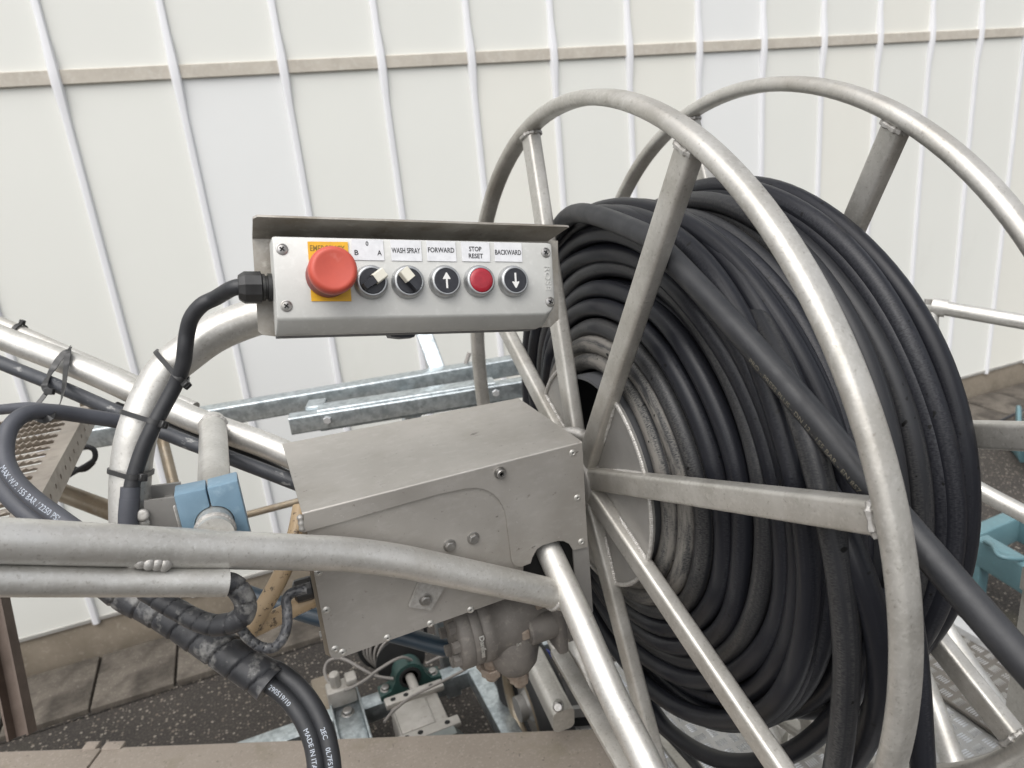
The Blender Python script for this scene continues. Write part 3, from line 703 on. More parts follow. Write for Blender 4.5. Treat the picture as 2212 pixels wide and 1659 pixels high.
# far end of the frame: cross tube and legs
eb, ea = ext(Bpts, .7)[0], ext(Apts, .6)[0]
mk('cross_tube', tube([eb, ea], .020, 20), 'alu_tube', fr, ang=80)
for q in (eb, ea): mk('leg', tube([q, V((q.x - .05, q.y, 0))], .020, 20), 'alu_tube', fr, ang=80)
# weld runs
def wb(pts, r, pitch=.006, par=fr): return mk('weld_bead', bead(pts, r, pitch, 8, .10), 'weld', par)
wc = [P(284, 1214, s=.700), P(300, 1213, s=.697), P(318, 1216, s=.700), P(336, 1217, s=.7045), P(352, 1219, s=.709)]
for i, p in enumerate(wc):
    g = lathe([(0.0001, -.0085), (.0052, -.0065), (.0082, -.001), (.0078, .003), (.0045, .0065), (.0001, .0085)], p + FWD * .003, (wc[-1] - wc[0]), 16)
    mk('weld_bead', g, 'weld', fr, ang=80)
def ringpts(c, ax, r, a0, a1, n=16, hint=None):
    x, y, z = basis(ax, hint); return [V(c) + (x * math.cos(math.radians(a0 + (a1 - a0) * k / n)) + y * math.sin(math.radians(a0 + (a1 - a0) * k / n))) * r for k in range(n + 1)]
be = Bpts[-1]; bd = (Bpts[-1] - Bpts[-2]).normalized(); jc = be - bd * .0245
wb(ringpts(jc + bd * .004, bd, RB - .0005, 0, 360, 40), .0036, .004)
mk('weld_bead', lathe([(.0001, -.004), (.007, -.002), (.0075, .002), (.0001, .005)], P(1219, 1311, Y=.765), (0, -1, .2), 14), 'weld', fr, ang=80)
wb(ringpts(V((EX, .7735, EZ)), (0, 1, 0), RE - .0008, -180, 180, 40), .0030, .004)
wb(ringpts(V((EX, 1.146, EZ)), (0, 1, 0), RE - .001, -180, 180, 40), .0042, .005)

# ================================================================== drive housing
YF = .81
box_ = thing('drive_housing', 'brushed aluminium sheet box with riveted cover beside the reel hub', 'machine cover', (.21, .92, H - .6))
lid = [(656, 1107), (656, 1150), (740, 1127), (853, 1094), (945, 1068), (1003, 1055.5), (1030, 1053.5), (1047, 1057), (1063, 1065), (1076, 1077), (1086, 1092), (1092, 1108), (1095, 1125), (1100, 1168), (1105, 1208), (1108, 1218), (1114, 1224), (1126, 1224.5), (1146, 1217), (1150, 1204), (1160, 1186), (1172, 1178), (1186, 1173.5), (1204, 1168.5), (1217, 1168.5), (1230, 1175), (1238, 1188.5), (1269.5, 1181.5), (1264, 1080), (1257.5, 954)]
lp = [P(u, v, Y=YF) for u, v in lid]
ZTL0, ZTR0 = lp[0].z, lp[-1].z
ZTL, ZTR, XL, XR = ZTL0, ZTR0, lp[0].x, lp[-1].x
bkY = 1.035; XLt = XL - .006
lp[0].z -= .0026; lp[-1].z -= .0026
cover = mk('cover', prism(lp, (0, .0025, 0)), 'alu_sheet', box_, ang=25)
top = [V((XL - .002, YF + .0026, ZTL)), V((XR, YF + .0026, ZTR)), V((XR, bkY, ZTR)), V((XL - .002, bkY + .03, ZTL))]
g = G(); nseg = 4
e0, e1 = top[0], top[1]
mk('cover_top', prism(top, (0, 0, -.0025)), 'alu_sheet', box_)
mk('fold', tube([e0 + V((0, 0, -.0026)), e1 + V((0, 0, -.0026))], .0026, 20), 'alu_sheet', box_)
mk('cover_side', prism([V((XL - .002, YF + .002, ZTL - .001)), V((XL - .002, bkY + .03, ZTL - .001)), V((XL + .0, bkY + .03, ZTL - .040)), V((XL + .0, YF + .002, ZTL - .030))], (.0022, 0, 0)), 'alu_sheet', box_)
mk('cover_side', prism([V((XR - .0005, YF + .003, ZTR - .003)), V((XR - .0005, bkY, ZTR - .003)), V((XR - .0005, bkY, ZTR - .15)), V((XR - .0005, YF + .003, lp[-3].z))], (-.0022, 0, 0)), 'alu_sheet', box_)
wbm = [P(647, 1112, Y=YF + .004), P(650, 1125, Y=YF + .003), P(652, 1138, Y=YF + .002), P(653, 1148, Y=YF + .002)]
mk('weld_bead', bead(wbm, .0036, .006, 10, .22), 'weld', box_, ang=80)
YP = YF + .0035
low_p = [(662, 1130), (668, 1180), (690, 1300), (712, 1412), (716, 1419), (724, 1422.5), (735, 1421), (1110, 1287.5), (1128, 1270), (1132, 1200), (1125, 1100), (1060, 1030)]
side = mk('side_plate', prism([P(u, v, Y=YP) for u, v in low_p], (0, .003, 0)), 'alu_sheet', box_, ang=25)
bl = P(708, 1414, Y=YP + .02)
mk('body', bx(P(668, 1180, Y=YP).x + .008, P(1126, 1200, Y=YP).x, YP + .004, 1.02, H - .590, ZTL - .006, .003), 'alu_plate', box_)
mk('back_flange', prism([P(651, 1140, Y=YP + .012), P(703, 1413, Y=YP + .012), P(716, 1420, Y=YP + .012), P(664, 1140, Y=YP + .012)], (0, .004, 0)), 'plinth', box_)
st = [P(1238, 1185, Y=YF + .004), P(1271, 1178, Y=YF + .004), P(1281, 1322, Y=YF + .004), P(1247, 1335, Y=YF + .004)]
mk('side_strip', prism(st, (0, .003, 0)), 'alu_plate', box_)
mk('arch_shade_block', bx(P(1130, 1200, Y=YP).x, .392, .835, 1.0, H - .60, H - .40, .004), 'dark_hole', box_)  # near-black block added to stand in for shade inside the cover arch
for u, v in ((1237, 978), (1247, 1075), (1256, 1170)): place('rivet', RIVET, cover, face_m(P(u, v, Y=YF), (0, -1, 0)))
for u, v in ((705, 1318), (837, 1378), (930, 1347), (1017, 1317), (724, 1402), (740, 1409), (688, 1236)): place('rivet', RIVET, side, face_m(P(u, v, Y=YP), (0, -1, 0)))
for u, v, s_ in ((971, 1178, .3), (1022, 1162, .7)): place('bolt', BOLT, side, face_m(P(u, v, Y=YP), (0, -1, 0), spin=s_))
place('socket_screw', SOCKET, cover, face_m(P(1080, 1021, Y=YF), (0, -1, 0)))
place('socket_screw', SOCKET, box_, face_m(V((XL - .0015, P(620, 1062, s=.95).y - .02, P(622, 1062, X=XL - .002).z)), (-1, 0, 0)))
tab = [P(909, 1253, Y=.806), P(963, 1266, Y=.806), P(931, 1318, Y=.806), P(884, 1312, Y=.806)]
tb = mk('mounting_tab', prism(tab, (0, .006, 0)), 'weld', fr, ang=25)
place('bolt', BOLT, tb, face_m(P(919, 1295, Y=.806), (0, -1, 0), spin=.2))

# ================================================================== hydraulic motor below the housing
MY, MZ = .885, H - .668
mo = thing('hydraulic_motor', 'dusty grey cast hydraulic motor bolted under the drive housing', 'motor', (.30, MY, MZ - .06))
mx0 = P(975, 1380, Y=MY - .03).x; mx1 = P(1185, 1350, Y=MY - .03).x
x0, x1 = P(978, 1400, Y=MY).x, P(1178, 1352, Y=MY).x; W_ = x1 - x0
RM = .054
mk('body', lathe([(.040, 0), (RM - .004, .002), (RM, .005), (RM, .020), (RM - .0015, .022), (RM, .024), (RM, .035), (RM - .002, .037), (RM + .001, .039), (RM + .001, .052), (RM - .003, .058), (RM - .004, .075), (RM - .002, W_ * .55), (RM - .006, W_ * .75), (RM - .014, W_ * .9), (.038, W_)], V((x0, MY, MZ)), (1, 0, 0), 48), 'cast_grey', mo, ang=60)
for k in range(9):
    a = 2 * PI * k / 9 + .2; c = V((x0 - .001, MY + math.cos(a) * .040, MZ + math.sin(a) * .040))
    mk('cap_bolt', lathe([(.0085, -.008), (.0095, -.007), (.0095, .006)], c, (1, 0, 0), 6), 'cast_grey', mo, ang=30)
# port block bulging downwards, flange and fittings
pb = [(.0001, .0), (.026, .004), (.036, .018), (.041, .040), (.043, .062), (.040, .075)]
mk('port_block', lathe(pb, V((P(1112, 1430, Y=MY - .012).x, MY - .012, P(1112, 1446, Y=MY - .012).z)), (0, .05, 1), 28), 'cast_grey', mo, ang=70)
mk('flange', bx(x1 - .006, x1 + .012, MY - .062, MY + .05, MZ - .055, MZ + .055, .006, 2), 'cast_grey', mo)
mk('flange_boss', cyl(V((x1 - .045, MY - .040, MZ - .008)), V((x1 - .002, MY - .040, MZ - .008)), .022, 22, .002), 'cast_grey', mo)
def nutstud(c, ax, r, L):
    nb = mk('nut', lathe([(r * .9, 0), (r, r * .12), (r, r * .85), (r * .9, r)], V(c), ax, 6), 'rusty_bolt', mo, ang=30)
    mk('stud', cyl(V(c), V(c) + V(ax).normalized() * L, r * .55, 12), 'rusty_bolt', nb); return nb
nutstud(V((x1 - .046, MY - .042, MZ - .006)), (-1, 0, 0), .012, .020)
mk('washer', cyl(V((x1 - .0465, MY - .042, MZ - .006)), V((x1 - .044, MY - .042, MZ - .006)), .0165, 22), 'cast_grey', mo)
nutstud(V((x1 - .008, MY - .052, MZ + .038)), (-1, 0, 0), .010, .024)
for u, v, sc_ in ((1062, 1452, .8), (1122, 1466, 1.0)):
    p = P(u, v, Y=MY - .01); q = V((p.x, p.y, MZ - .048))
    f_ = mk('hose_fitting', lathe([(.014, 0), (.0165, .002), (.0165, .017 * sc_), (.0150, .019 * sc_)], V((p.x, p.y, p.z - .004)), (0, 0, 1), 6), 'rusty_bolt', mo, ang=30)
    mk('elbow', join(cyl(V((p.x, p.y, p.z - .013)), V((p.x, p.y, p.z)), .010, 16, .003), cyl(V((p.x, p.y, p.z + .012)), V((p.x, p.y, p.z + .03)), .0105, 16), cyl(V((p.x - .002, p.y, p.z - .006)), V((p.x - .008, p.y + .03, p.z - .005)), .008, 14)), 'rusty_bolt', f_, ang=40)
def emb(s_, w_, cap, u, v, R_c):
    """raised letters of the casting, reading downwards round the barrel"""
    p = P(u, v, Y=MY - R_c * .85); phi0 = math.asin(max(-.95, min(.95, (MZ - p.z) / R_c)))
    g = text_fit(s_, w_, cap, (0, 0, 0), (1, 0, 0), (0, 1, 0), extrude=.0012, bold=.0002)
    g.v = [V((p.x + q.y, MY - (R_c + q.z) * math.cos(phi0 + q.x / R_c), MZ - (R_c + q.z) * math.sin(phi0 + q.x / R_c))) for q in g.v]
    mk('raised_lettering', g, 'rivet_steel', mo, smooth=False)
emb('Danfoss', .036, .0075, 1040, 1392, RM + .0006)
emb('57', .013, .0080, 1118, 1392, RM - .0015)

# ================================================================== cross clamp and control post
clamp = thing('pipe_clamp', 'blue plastic two-part pipe clamp around the frame cross tube', 'clamp', (EX, .82, EZ - .045))
for sgn in (1, -1):
    o2 = [(.0007, .043), (.033, .044), (.0335, -.040), (.0007, -.040)] + [(max(.0007, .0204 * math.cos(math.radians(a))), .0204 * math.sin(math.radians(a))) for a in range(-88, 90, 8)]
    mk('clamp_half', prism([V((EX + sgn * a, .792, EZ + b)) for a, b in o2], (0, .030, 0)), 'clamp_blue', clamp, ang=35, bev=.0035 if False else 0.0022)
post = thing('control_post', 'curved aluminium gooseneck tube holding up the control box', 'post', P(282, 1127, s=.79))
Fpx = [(283, 1190, .79), (282, 1127, .79), (281, 1080, .79), (282, 1034, .79), (287, 983, .79), (297, 934, .79), (322, 867, .795), (358, 803, .80), (402, 764, .805), (467, 719, .81), (553, 685, .815), (640, 668, .82), (720, 655, .825)]
Fp = [P(u, v, s=s_) for u, v, s_ in Fpx]
mk('gooseneck', tube(catmull(Fp, 6), .0215, 28), 'alu_tube', post, ang=80)
fpl = [P(311, 1083, Y=.797), P(389, 1073, Y=.797), P(393, 1185, Y=.797), P(311, 1185, Y=.797)]
mk('bracket_plate', prism(fpl, (0, .004, 0)), 'alu_plate', post, ang=25)
mk('bracket_plate', prism([p + V((0, .036, .002)) for p in fpl], (0, .004, 0)), 'alu_plate', post, ang=25)
mk('bracket_plate', bx(EX - .0375, EX - .0331, .796, .838, EZ - .040, EZ + .031, .0015), 'weld', post)
mk('bracket_lug', bx(EX - .048, EX - .0374, .820, .838, EZ + .006, EZ + .030, .0012), 'weld', post)
mk('weld_bead', lathe([(.0001, -.006), (.0062, -.003), (.0070, .0), (.0058, .0022), (.0040, .0026), (.0001, .0022)], P(308, 1113, Y=.793), (-.1, -1, .35), 16), 'weld', post, ang=80)
mk('weld_bead', lathe([(.0001, -.004), (.0055, -.003), (.0062, 0), (.005, .0012), (.0001, .002)], P(311, 1131, Y=.794), (0, -1, .1), 14), 'weld', post, ang=80)
# ================================================================== control box
ph = V((0.98828813, 0.01300379, -0.15204433)); pv = V((-0.14268297, -0.27456971, -0.95092221)); pn = V((0.05411236, -0.96147926, 0.26949856))
PO = V((0.04743999, 0.75454077, H - 0.05214997)); PL = .3105
def F(a, b, c=0.0): return PO + ph * a + pv * b + pn * c
def Q(u, v, off=0.0):
    r = ray(u, v); o = V((0, 0, H)); p0 = PO + pn * off
    return o + r * ((p0 - o).dot(pn) / r.dot(pn))
def ab(p): d = p - PO; return d.dot(ph), d.dot(pv)
pan = thing('control_box', 'grey push-button control box with red emergency stop under a sheet visor', 'control box', F(.155, .11, -.03))
def loft(rings):
    g = G(); n = len(rings[0])
    for r in rings: g.v += r
    for i in range(len(rings) - 1):
        for q in range(n): w = (q + 1) % n; g.face((i * n + q, i * n + w, (i + 1) * n + w, (i + 1) * n + q))
    g.face(range(n)); g.face(tuple(reversed(range((len(rings) - 1) * n, len(rings) * n)))); return g
def sec(a, ins=0.0, insb=0.0):
    pr_ = [(.000 + ins, -.030), (.000 + ins, -.0030 - ins), (.0008 + ins, -.0010 - ins), (.003 + ins, -ins), (.0810 - insb, -ins), (.0830 - insb, -.0006 - ins), (.0850 - insb, -.0025 - ins), (.0955 - insb, -.0200 - ins), (.0972 - insb, -.0240 - ins), (.0976 - insb, -.030)]
    return [F(a, b, c) for b, c in pr_]
encl = mk('enclosure', loft([sec(0, .0022, .0022), sec(.0007, .0007, .0007), sec(.0024), sec(PL - .014), sec(PL - .007, 0, .003), sec(PL - .0024, .0004, .009), sec(PL - .0006, .0012, .013), sec(PL, .0026, .016)]), 'panel_paint', pan, ang=30)
mk('rear_body', loft([[F(a, b, c) for b, c in ((.002, -.030), (.002, -.054), (.0980, -.054), (.0980, -.030))] for a in (.0025, PL - .014)]), 'panel_back', pan, ang=20)
# mounting sheet and rain visor
plt = [Q(545, 514, -.056), Q(1205, 520, -.056), Q(1207, 690, -.056), Q(1190, 706, -.056), Q(600, 727, -.056), Q(566, 723, -.056), Q(558, 716, -.056)]
mk('mounting_sheet', prism(plt, -pn * .0025), 'visor_sheet', pan, ang=25)
vl0, vr0, vl1, vr1 = Q(545, 515, -.055), Q(1184, 521, -.055), Q(546, 469, -.012), Q(1229, 491, -.012)
vup = (vl1 - vl0).cross(vr0 - vl0).normalized()
if vup.z < 0: vup = -vup
mk('visor', prism([vl0, vr0, vr1, vr1 + (vl1 - vr1) * .012 + (vl1 - vl0) * .02, vl1 + (vr1 - vl1) * .012 + (vl1 - vl0) * .02, vl1 + (vl0 - vl1) * .08], vup * .0024), 'visor_sheet', pan, ang=25)
mk('post_clip', prism([Q(838, 712, -.06), Q(905, 706, -.06), Q(895, 728, -.06), (Q(870, 730, -.06)), Q(845, 727, -.06)], -pn * .02), 'rubber_grey', pan)
# lid screws
def screw(u, v):
    p = Q(u, v, 0); s_ = mk('lid_screw', lathe([(.0060, .0002), (.0058, .0009), (.0048, .0012), (.0044, .0004), (.0030, .0008), (.0, .0011)], p, pn, 22), 'steel_bolt', pan)
    a = R_.uniform(.3, .8); g = G()
    for k in (0, PI / 2):
        d = ph * math.cos(a + k) + pv * math.sin(a + k); e = pn.cross(d)
        g.add(box(p + pn * .0008, (.0056, .0014, .0012), (d, e, pn)))
    mk('cross_slot', g, 'dark_hole', s_, smooth=False)
for u, v in ((609, 538), (618.5, 661), (1178.5, 545.5), (1188.5, 652)): screw(u, v)
# yellow plate and labels
def quadplate(px, th, mname, name):
    pts = [Q(u, v, .0002) for u, v in px]; return mk(name, prism(pts, pn * th), mname, pan, ang=20)
ye = quadplate([(664, 522), (751, 523), (759, 651), (672.5, 651)], .0010, 'plate_yellow', 'warning_plate')
mk('lettering', text_fit('EMERGENCY', (Q(745, 537) - Q(670, 536)).length, .0062, Q(707.5, 536.5, .0014), ph, -pv, bold=.0001), 'ink_faded', ye, smooth=False)
def cp(u, v): return (518.4 + u / 3, 437.8 + v / 3)
labs = [([(720, 237), (925, 242), (935, 375), (727, 372)], [('0', 823, 265, 18, 30), ('B', 755, 323, 26, 33), ('A', 904, 325, 29, 33)]),
        ([(973, 243), (1170, 248), (1179, 380), (982, 376)], [('WASH SPRAY', 1076, 310, 185, 35)]),
        ([(1205, 250), (1393, 254), (1402, 382), (1214, 378)], [('FORWARD', 1304, 307, 170, 33)]),
        ([(1430, 255), (1613, 259), (1620, 384), (1440, 380)], [('STOP', 1525, 300, 80, 31), ('RESET', 1529, 345, 93, 31)]),
        ([(1645, 258), (1822, 263), (1829, 385), (1652, 381)], [('BACKWARD', 1738, 322, 168, 33)])]
for px, tx in labs:
    lb = quadplate([cp(*p) for p in px], .0008, 'label_white', 'label_plate')
    g = G()
    for s_, u, v, w_, h_ in tx: g.add(text_fit(s_, (Q(*cp(u + w_ / 2, v)) - Q(*cp(u - w_ / 2, v))).length, (Q(*cp(u, v + h_ / 2)) - Q(*cp(u, v - h_ / 2))).length, Q(*cp(u, v), .0012), ph, -pv, bold=.00011))
    mk('lettering', g, 'ink_black', lb, smooth=False)
mk('raised_lettering', text_fit('ROSE', .028, .0068, Q(1183, 601, .0), pv, ph, extrude=.0009), 'panel_paint', pan, smooth=False)
# emergency stop
c = Q(721, 582, .040); c0 = c - pn * .040
es = mk('emergency_button', lathe([(.0188, .019), (.0224, .024), (.0236, .030), (.0237, .036), (.0227, .0405), (.0208, .0428), (.0185, .0435), (.017, .0431), (.0, .0427)], c0, pn, 56), 'estop_red', pan, ang=60)
mk('button_skirt', lathe([(.0218, .0005), (.0222, .002), (.0222, .008), (.0218, .010), (.0218, .026)], c0, pn, 48), 'estop_skirt', es)
BZ = [(.0178, .0002), (.0178, .0030), (.0174, .0056), (.0160, .0092), (.0148, .0102), (.0136, .0100), (.0134, .0085)]
def bezel(u, v, dirty=False):
    c_ = Q(u, v, .007) - pn * .007
    return c_, mk('switch_bezel', lathe(BZ, c_, pn, 44), 'chrome_satin', pan, ang=50)
for u, v, ang_ in ((803.4, 607.8, 35), (883.4, 607.8, 128)):
    c_, bz = bezel(u, v)
    mk('switch_disc', lathe([(.0135, .006), (.0135, .0096), (.0128, .0104), (.0, .0104)], c_, pn, 36), 'cap_black', bz)
    a = math.radians(ang_); d = (ph * math.cos(a) - pv * math.sin(a)).normalized(); e = pn.cross(d)
    kn = mk('selector_knob', loft([[c_ + pn * .0098 + d * x_ + e * y_ for x_, y_ in ((-.0128, -.0040), (-.0128, .0040), (.0132, .0054), (.0132, -.0054))], [c_ + pn * .020 + d * x_ + e * y_ for x_, y_ in ((-.0120, -.0032), (-.0120, .0032), (.0128, .0048), (.0128, -.0048))]]), 'cap_black', bz, ang=25)
    mk('pointer', loft([[c_ + pn * hh + d * x_ + e * y_ for x_, y_ in ((.0010, -w_), (.0010, w_), (.0137, w_), (.0137, -w_))] for hh, w_ in ((.0125, .0059), (.0206, .0051), (.0212, .0042))]), 'cream_plastic', kn, ang=25)
def arrow(c_, up, par):
    d = -pv if up else pv; e = ph; pts = [(a * 1.15, b * 1.15) for a, b in [(-.0072, -.0009), (.0016, -.0009), (.0012, -.0034), (.0020, -.0037), (.0076, -.0004), (.0076, .0004), (.0020, .0037), (.0012, .0034), (.0016, .0009), (-.0072, .0009)]]
    mk('arrow', prism([c_ + pn * .0099 + d * a_ + e * b_ for a_, b_ in pts], pn * .0003), 'ink_white', par, smooth=False)
for u, v, kind in ((963.4, 606.8, 1), (1038.4, 606, 0), (1111.7, 606, 2)):
    c_, bz = bezel(u, v)
    if kind == 0: cpn = mk('lens', lathe([(.0135, .006), (.0135, .0098), (.0122, .0108), (.008, .0114), (.0, .0116)], c_, pn, 40), 'lens_red', bz, ang=60)
    else:
        cpn = mk('button_cap', lathe([(.0135, .006), (.0135, .0094), (.0130, .0099), (.0, .0099)], c_, pn, 40), 'cap_black', bz)
        arrow(c_, kind == 1, cpn)
# cable gland on the left end
gc = Q(592, 621, -.030)
gl = mk('cable_gland', lathe([(.0105, -.002), (.0145, .0), (.0145, .006), (.0120, .0066), (.0120, .0085), (.0140, .009), (.0140, .0115)], gc, -ph, 24), 'plastic_mossy', pan)
mk('gland_nut', lathe([(.0140, .0118), (.0165, .0128), (.0165, .0285), (.0150, .0310), (.0125, .0345), (.0092, .0350)], gc, -ph, 10), 'plastic_black', gl, ang=25)

# ================================================================== control cable and its ties
gs = gc - ph * .030
Gp = [gc - ph * .022, gs - ph * .008] + [P(u, v, s=s_) for u, v, s_ in ((467, 643, .742), (436, 659, .745), (413, 687, .75), (404, 720, .755), (400, 752, .757), (396, 785, .762), (383, 822, .768), (363, 861, .768), (333, 917, .764), (310, 967, .762), (293, 1017, .760), (284, 1055, .759), (279, 1100, .758), (277, 1150, .758), (276, 1190, .758))]
gpath = catmull(Gp, 6)
cab = thing('control_cable', 'thick black cable running from the control box down the gooseneck', 'cable', P(278, 1134, s=.758))
mk('cable', tube(gpath, .0082, 18), 'rubber_black', cab, ang=80)
mk('sleeve', tube([P(282, 1052, s=.7585), P(280, 1082, s=.7578)], .0098, 20), 'rubber_grey', cab, ang=60)
mk('sleeve', tube([P(280.5, 1077, s=.7579), P(277.5, 1112, s=.7574), P(277, 1160, s=.757), P(276.5, 1190, s=.757)], .0102, 20), 'rubber_grey', cab, ang=60)
FC = catmull(Fp, 6)
def nearest(path, p):
    i = min(range(len(path)), key=lambda k: (path[k] - p).length); i = min(max(i, 1), len(path) - 2); return path[i], (path[i + 1] - path[i - 1]).normalized()
for (u, v, s_), hd, lb in (((372, 785, .80), RIGHT + DOWN * .2, 'black cable tie on the upper bend of the gooseneck'), ((309, 897, .795), RIGHT * 1.0 - DOWN * .1, 'black cable tie halfway down the gooseneck'), ((284, 1018, .79), RIGHT * 1.0 - DOWN * .05, 'black cable tie just above the grey sleeve on the gooseneck')):
    c1, T = nearest(FC, P(u, v, s=s_)); c2, _ = nearest(gpath, c1); tie('cable_tie', c1, .0215, c2, .0082, T, hd, lb, tail=.002)
def hz(name, label, pts, r, mname, cat='hose', n=16, per=8, group=None):
    path = catmull([p if isinstance(p, V) else P(p[0], p[1], s=p[2]) for p in pts], per)
    t_ = thing(name, label, cat, path[-1], group); o = mk('hose_body', tube(path, r, n), mname, t_, ang=80); return t_, o, path
# ------------------------------------------------------------------ hoses looped over the left end of the frame
t1, o1, p1 = hz('water_hose', 'grey rubber hose printed with its pressure, looped over the perforated step', [(330, 925, 1.06), (262, 911, 1.02), (180, 898, .985), (110, 889, .95), (60, 893, .925), (26, 917, .905), (12, 955, .89), (14, 1000, .875), (38, 1043, .86), (82, 1084, .845), (140, 1126, .83), (200, 1170, .82), (270, 1230, .81)], .0105, 'rubber_grey')
try: mk('print', text_on_tube('MAX W.P. 155 BAR / 2250 PSI', .0098, p1, .0106, .262, math.radians(15), squeeze=.95), 'ink_grey', o1, smooth=False)
except Exception as ex: print('print', ex)
t2, o2, p2 = hz('water_hose', 'second grey rubber hose passing beneath the printed one', [(-420, 860, 1.0), (-160, 880, .95), (-60, 960, .93), (-20, 1010, .92), (14, 1062, .905), (60, 1108, .89), (120, 1150, .88), (200, 1200, .87)], .0125, 'rubber_grey')
try: mk('print', text_on_tube('45/2100', .0105, p2, .0126, .075, math.radians(10)), 'rubber_hose', o2, smooth=False)
except Exception as ex: print('print', ex)
hz('water_hose', 'thin black hose end lying along the top of the perforated step', [(-420, 930, 1.1), (-160, 902, 1.04), (-60, 892, 1.02), (0, 885, 1.01), (60, 880, .995), (110, 884, .985)], .0075, 'rubber_grey')
hz('pressure_hose', 'scuffed black hose strapped under the far frame tube', [(-900, 360, 1.27), (-480, 556, 1.215), (-80, 745, 1.16), (0, 783, 1.15), (130, 836, 1.135), (260, 893, 1.115), (380, 945, 1.10), (500, 990, 1.085), (620, 1036, 1.07), (720, 1075, 1.06)], .0112, 'rubber_scuffed')
hz('pressure_hose', 'smooth black hose beside the scuffed one entering the drive housing', [(250, 880, 1.16), (400, 938, 1.15), (500, 975, 1.14), (560, 1000, 1.13), (630, 1033, 1.12), (720, 1070, 1.12)], .010, 'rubber_black')
hz('thin_cable', 'thin black cable bending behind the perforated step', [(190, 900, 1.40), (240, 893, 1.35), (285, 872, 1.28), (300, 850, 1.24)], .0065, 'rubber_black', 'cable')
hz('thin_cable', 'thin black cable coiled in a small loop under the far frame tube', [(100, 1047, 1.5), (125, 1040, 1.5), (160, 1020, 1.5), (192, 1002, 1.5), (205, 990, 1.5), (203, 972, 1.5), (186, 965, 1.5), (168, 972, 1.5), (155, 990, 1.505), (152, 1005, 1.508), (165, 1014, 1.512), (185, 1013, 1.512), (202, 998, 1.513)], .0055, 'rubber_black', 'cable')
# wide straps holding hoses to the far tube
T = (P(200, 805, s=1.17) - P(10, 732, s=1.2)).normalized()
def band(path, par, w=.0110): return mk('band', sweep(catmull([P(*p[:2], s=p[2]) for p in path], 6), rrect(.0014, w, .0005, 1), up=tuple(-FWD)), 'plastic_black', par, ang=30)
bt = thing('cable_tie', 'wide black strap tying the scuffed hose to the far tube', 'cable tie', P(105, 842, s=1.12))
band([(150, 752, 1.175), (145, 758, 1.158), (128, 775, 1.152), (112, 800, 1.145), (98, 826, 1.118), (97, 838, 1.115), (104, 846, 1.113)], bt)
mk('lock', box(P(107, 846, s=1.112), (.014, .008, .010), (RIGHT, FWD, DOWN), .001), 'plastic_black', bt)
band([(104, 843, 1.116), (90, 862, 1.11), (70, 886, 1.10)], bt, .0075)
bt = thing('cable_tie', 'wide black strap hanging the grey hose from the far tube', 'cable tie', P(118, 890, s=.94))
band([(152, 755, 1.172), (147, 762, 1.154), (143, 790, 1.148), (140, 820, 1.118), (136, 850, 1.07), (128, 876, 1.00), (114, 896, .945), (98, 905, .938), (84, 903, .942), (76, 899, .955)], bt)
c1 = P(345, 925, s=1.12); tie('cable_tie', P(345, 873, s=1.142), .0205, P(345, 930, s=1.105), .0112, T, DOWN, 'black cable tie on the far tube behind the gooseneck', tail=.003)
tie('cable_tie', P(42, 717, s=1.248), .013, P(42, 717, s=1.248), .013, T, -DOWN, 'black cable tie round the thin guide tube', tail=0, w=.008)

# ------------------------------------------------------------------ spiral-wrapped bundles and hydraulic hoses
def wrap(name, label, pts, r, pitch, mname='wrap_plastic', cat='hose', depth=.0016):
    path = catmull([P(*p[:2], s=p[2]) for p in pts], 10); L = sum((path[i + 1] - path[i]).length for i in range(len(path) - 1))
    k = int(L / .0016); pts_ = resample(path, k); T_, N_, B_ = frames(pts_); g = G(); n = 28
    for i in range(k + 1):
        for q in range(n):
            f = (i * L / k / pitch + q / n) % 1.0; gap = 1.0 - (depth / r) * (1.0 if f < .09 else 0.0) + .05 * (f - .5) * .8
            a = 2 * PI * q / n; g.v.append(pts_[i] + (N_[i] * math.cos(a) + B_[i] * math.sin(a)) * r * gap)
    for i in range(k):
        for q in range(n):
            w = (q + 1) % n; g.face((i * n + q, (i + 1) * n + q, (i + 1) * n + w, i * n + w))
    g.face(range(n)); g.face(tuple(reversed(range(k * n, (k + 1) * n))))
    t_ = thing(name, label, cat, path[-1]); o = mk('spiral_wrap', g, mname, t_, ang=50); return t_, o, path
wrap('wrapped_hose_bundle', 'thick dusty hose bundle in black spiral wrap below the front tube', [(200, 1225, .90), (270, 1280, .895), (330, 1310, .89), (390, 1345, .88), (450, 1385, .87), (510, 1425, .862), (560, 1458, .856), (585, 1478, .853)], .0225, .030)
wrap('wrapped_cable', 'black spiral-wrapped cable curling out of the open tube end', [(470, 1258, .758), (500, 1262, .765), (520, 1280, .772), (531, 1308, .778), (523, 1332, .782), (498, 1346, .787), (460, 1350, .795), (420, 1337, .805), (385, 1318, .815), (350, 1298, .825), (310, 1272, .835), (270, 1245, .84)], .0120, .022)
wrap('thin_wrapped_cable', 'thin spiral-wrapped cable looping from the bundle up to the housing gland', [(512, 1340, .79), (522, 1360, .79), (538, 1380, .792), (562, 1397, .796), (590, 1399, .80), (610, 1380, .806), (620, 1350, .812), (620, 1318, .818), (618, 1296, .822), (628, 1282, .826), (645, 1276, .829), (662, 1272, .832)], .0058, .009)
hg = thing('hose_gland', 'black plastic gland screwed into the left end of the drive housing', 'cable gland', P(655, 1270, s=.83))
gp = P(682, 1266, Y=YP + .03); gx = V((-1, 0, 0))
mk('gland_nut', lathe([(.009, -.028), (.0145, -.025), (.0150, -.020), (.0150, -.006), (.0135, -.004)], gp, -gx, 12), 'plastic_black', hg, ang=25)
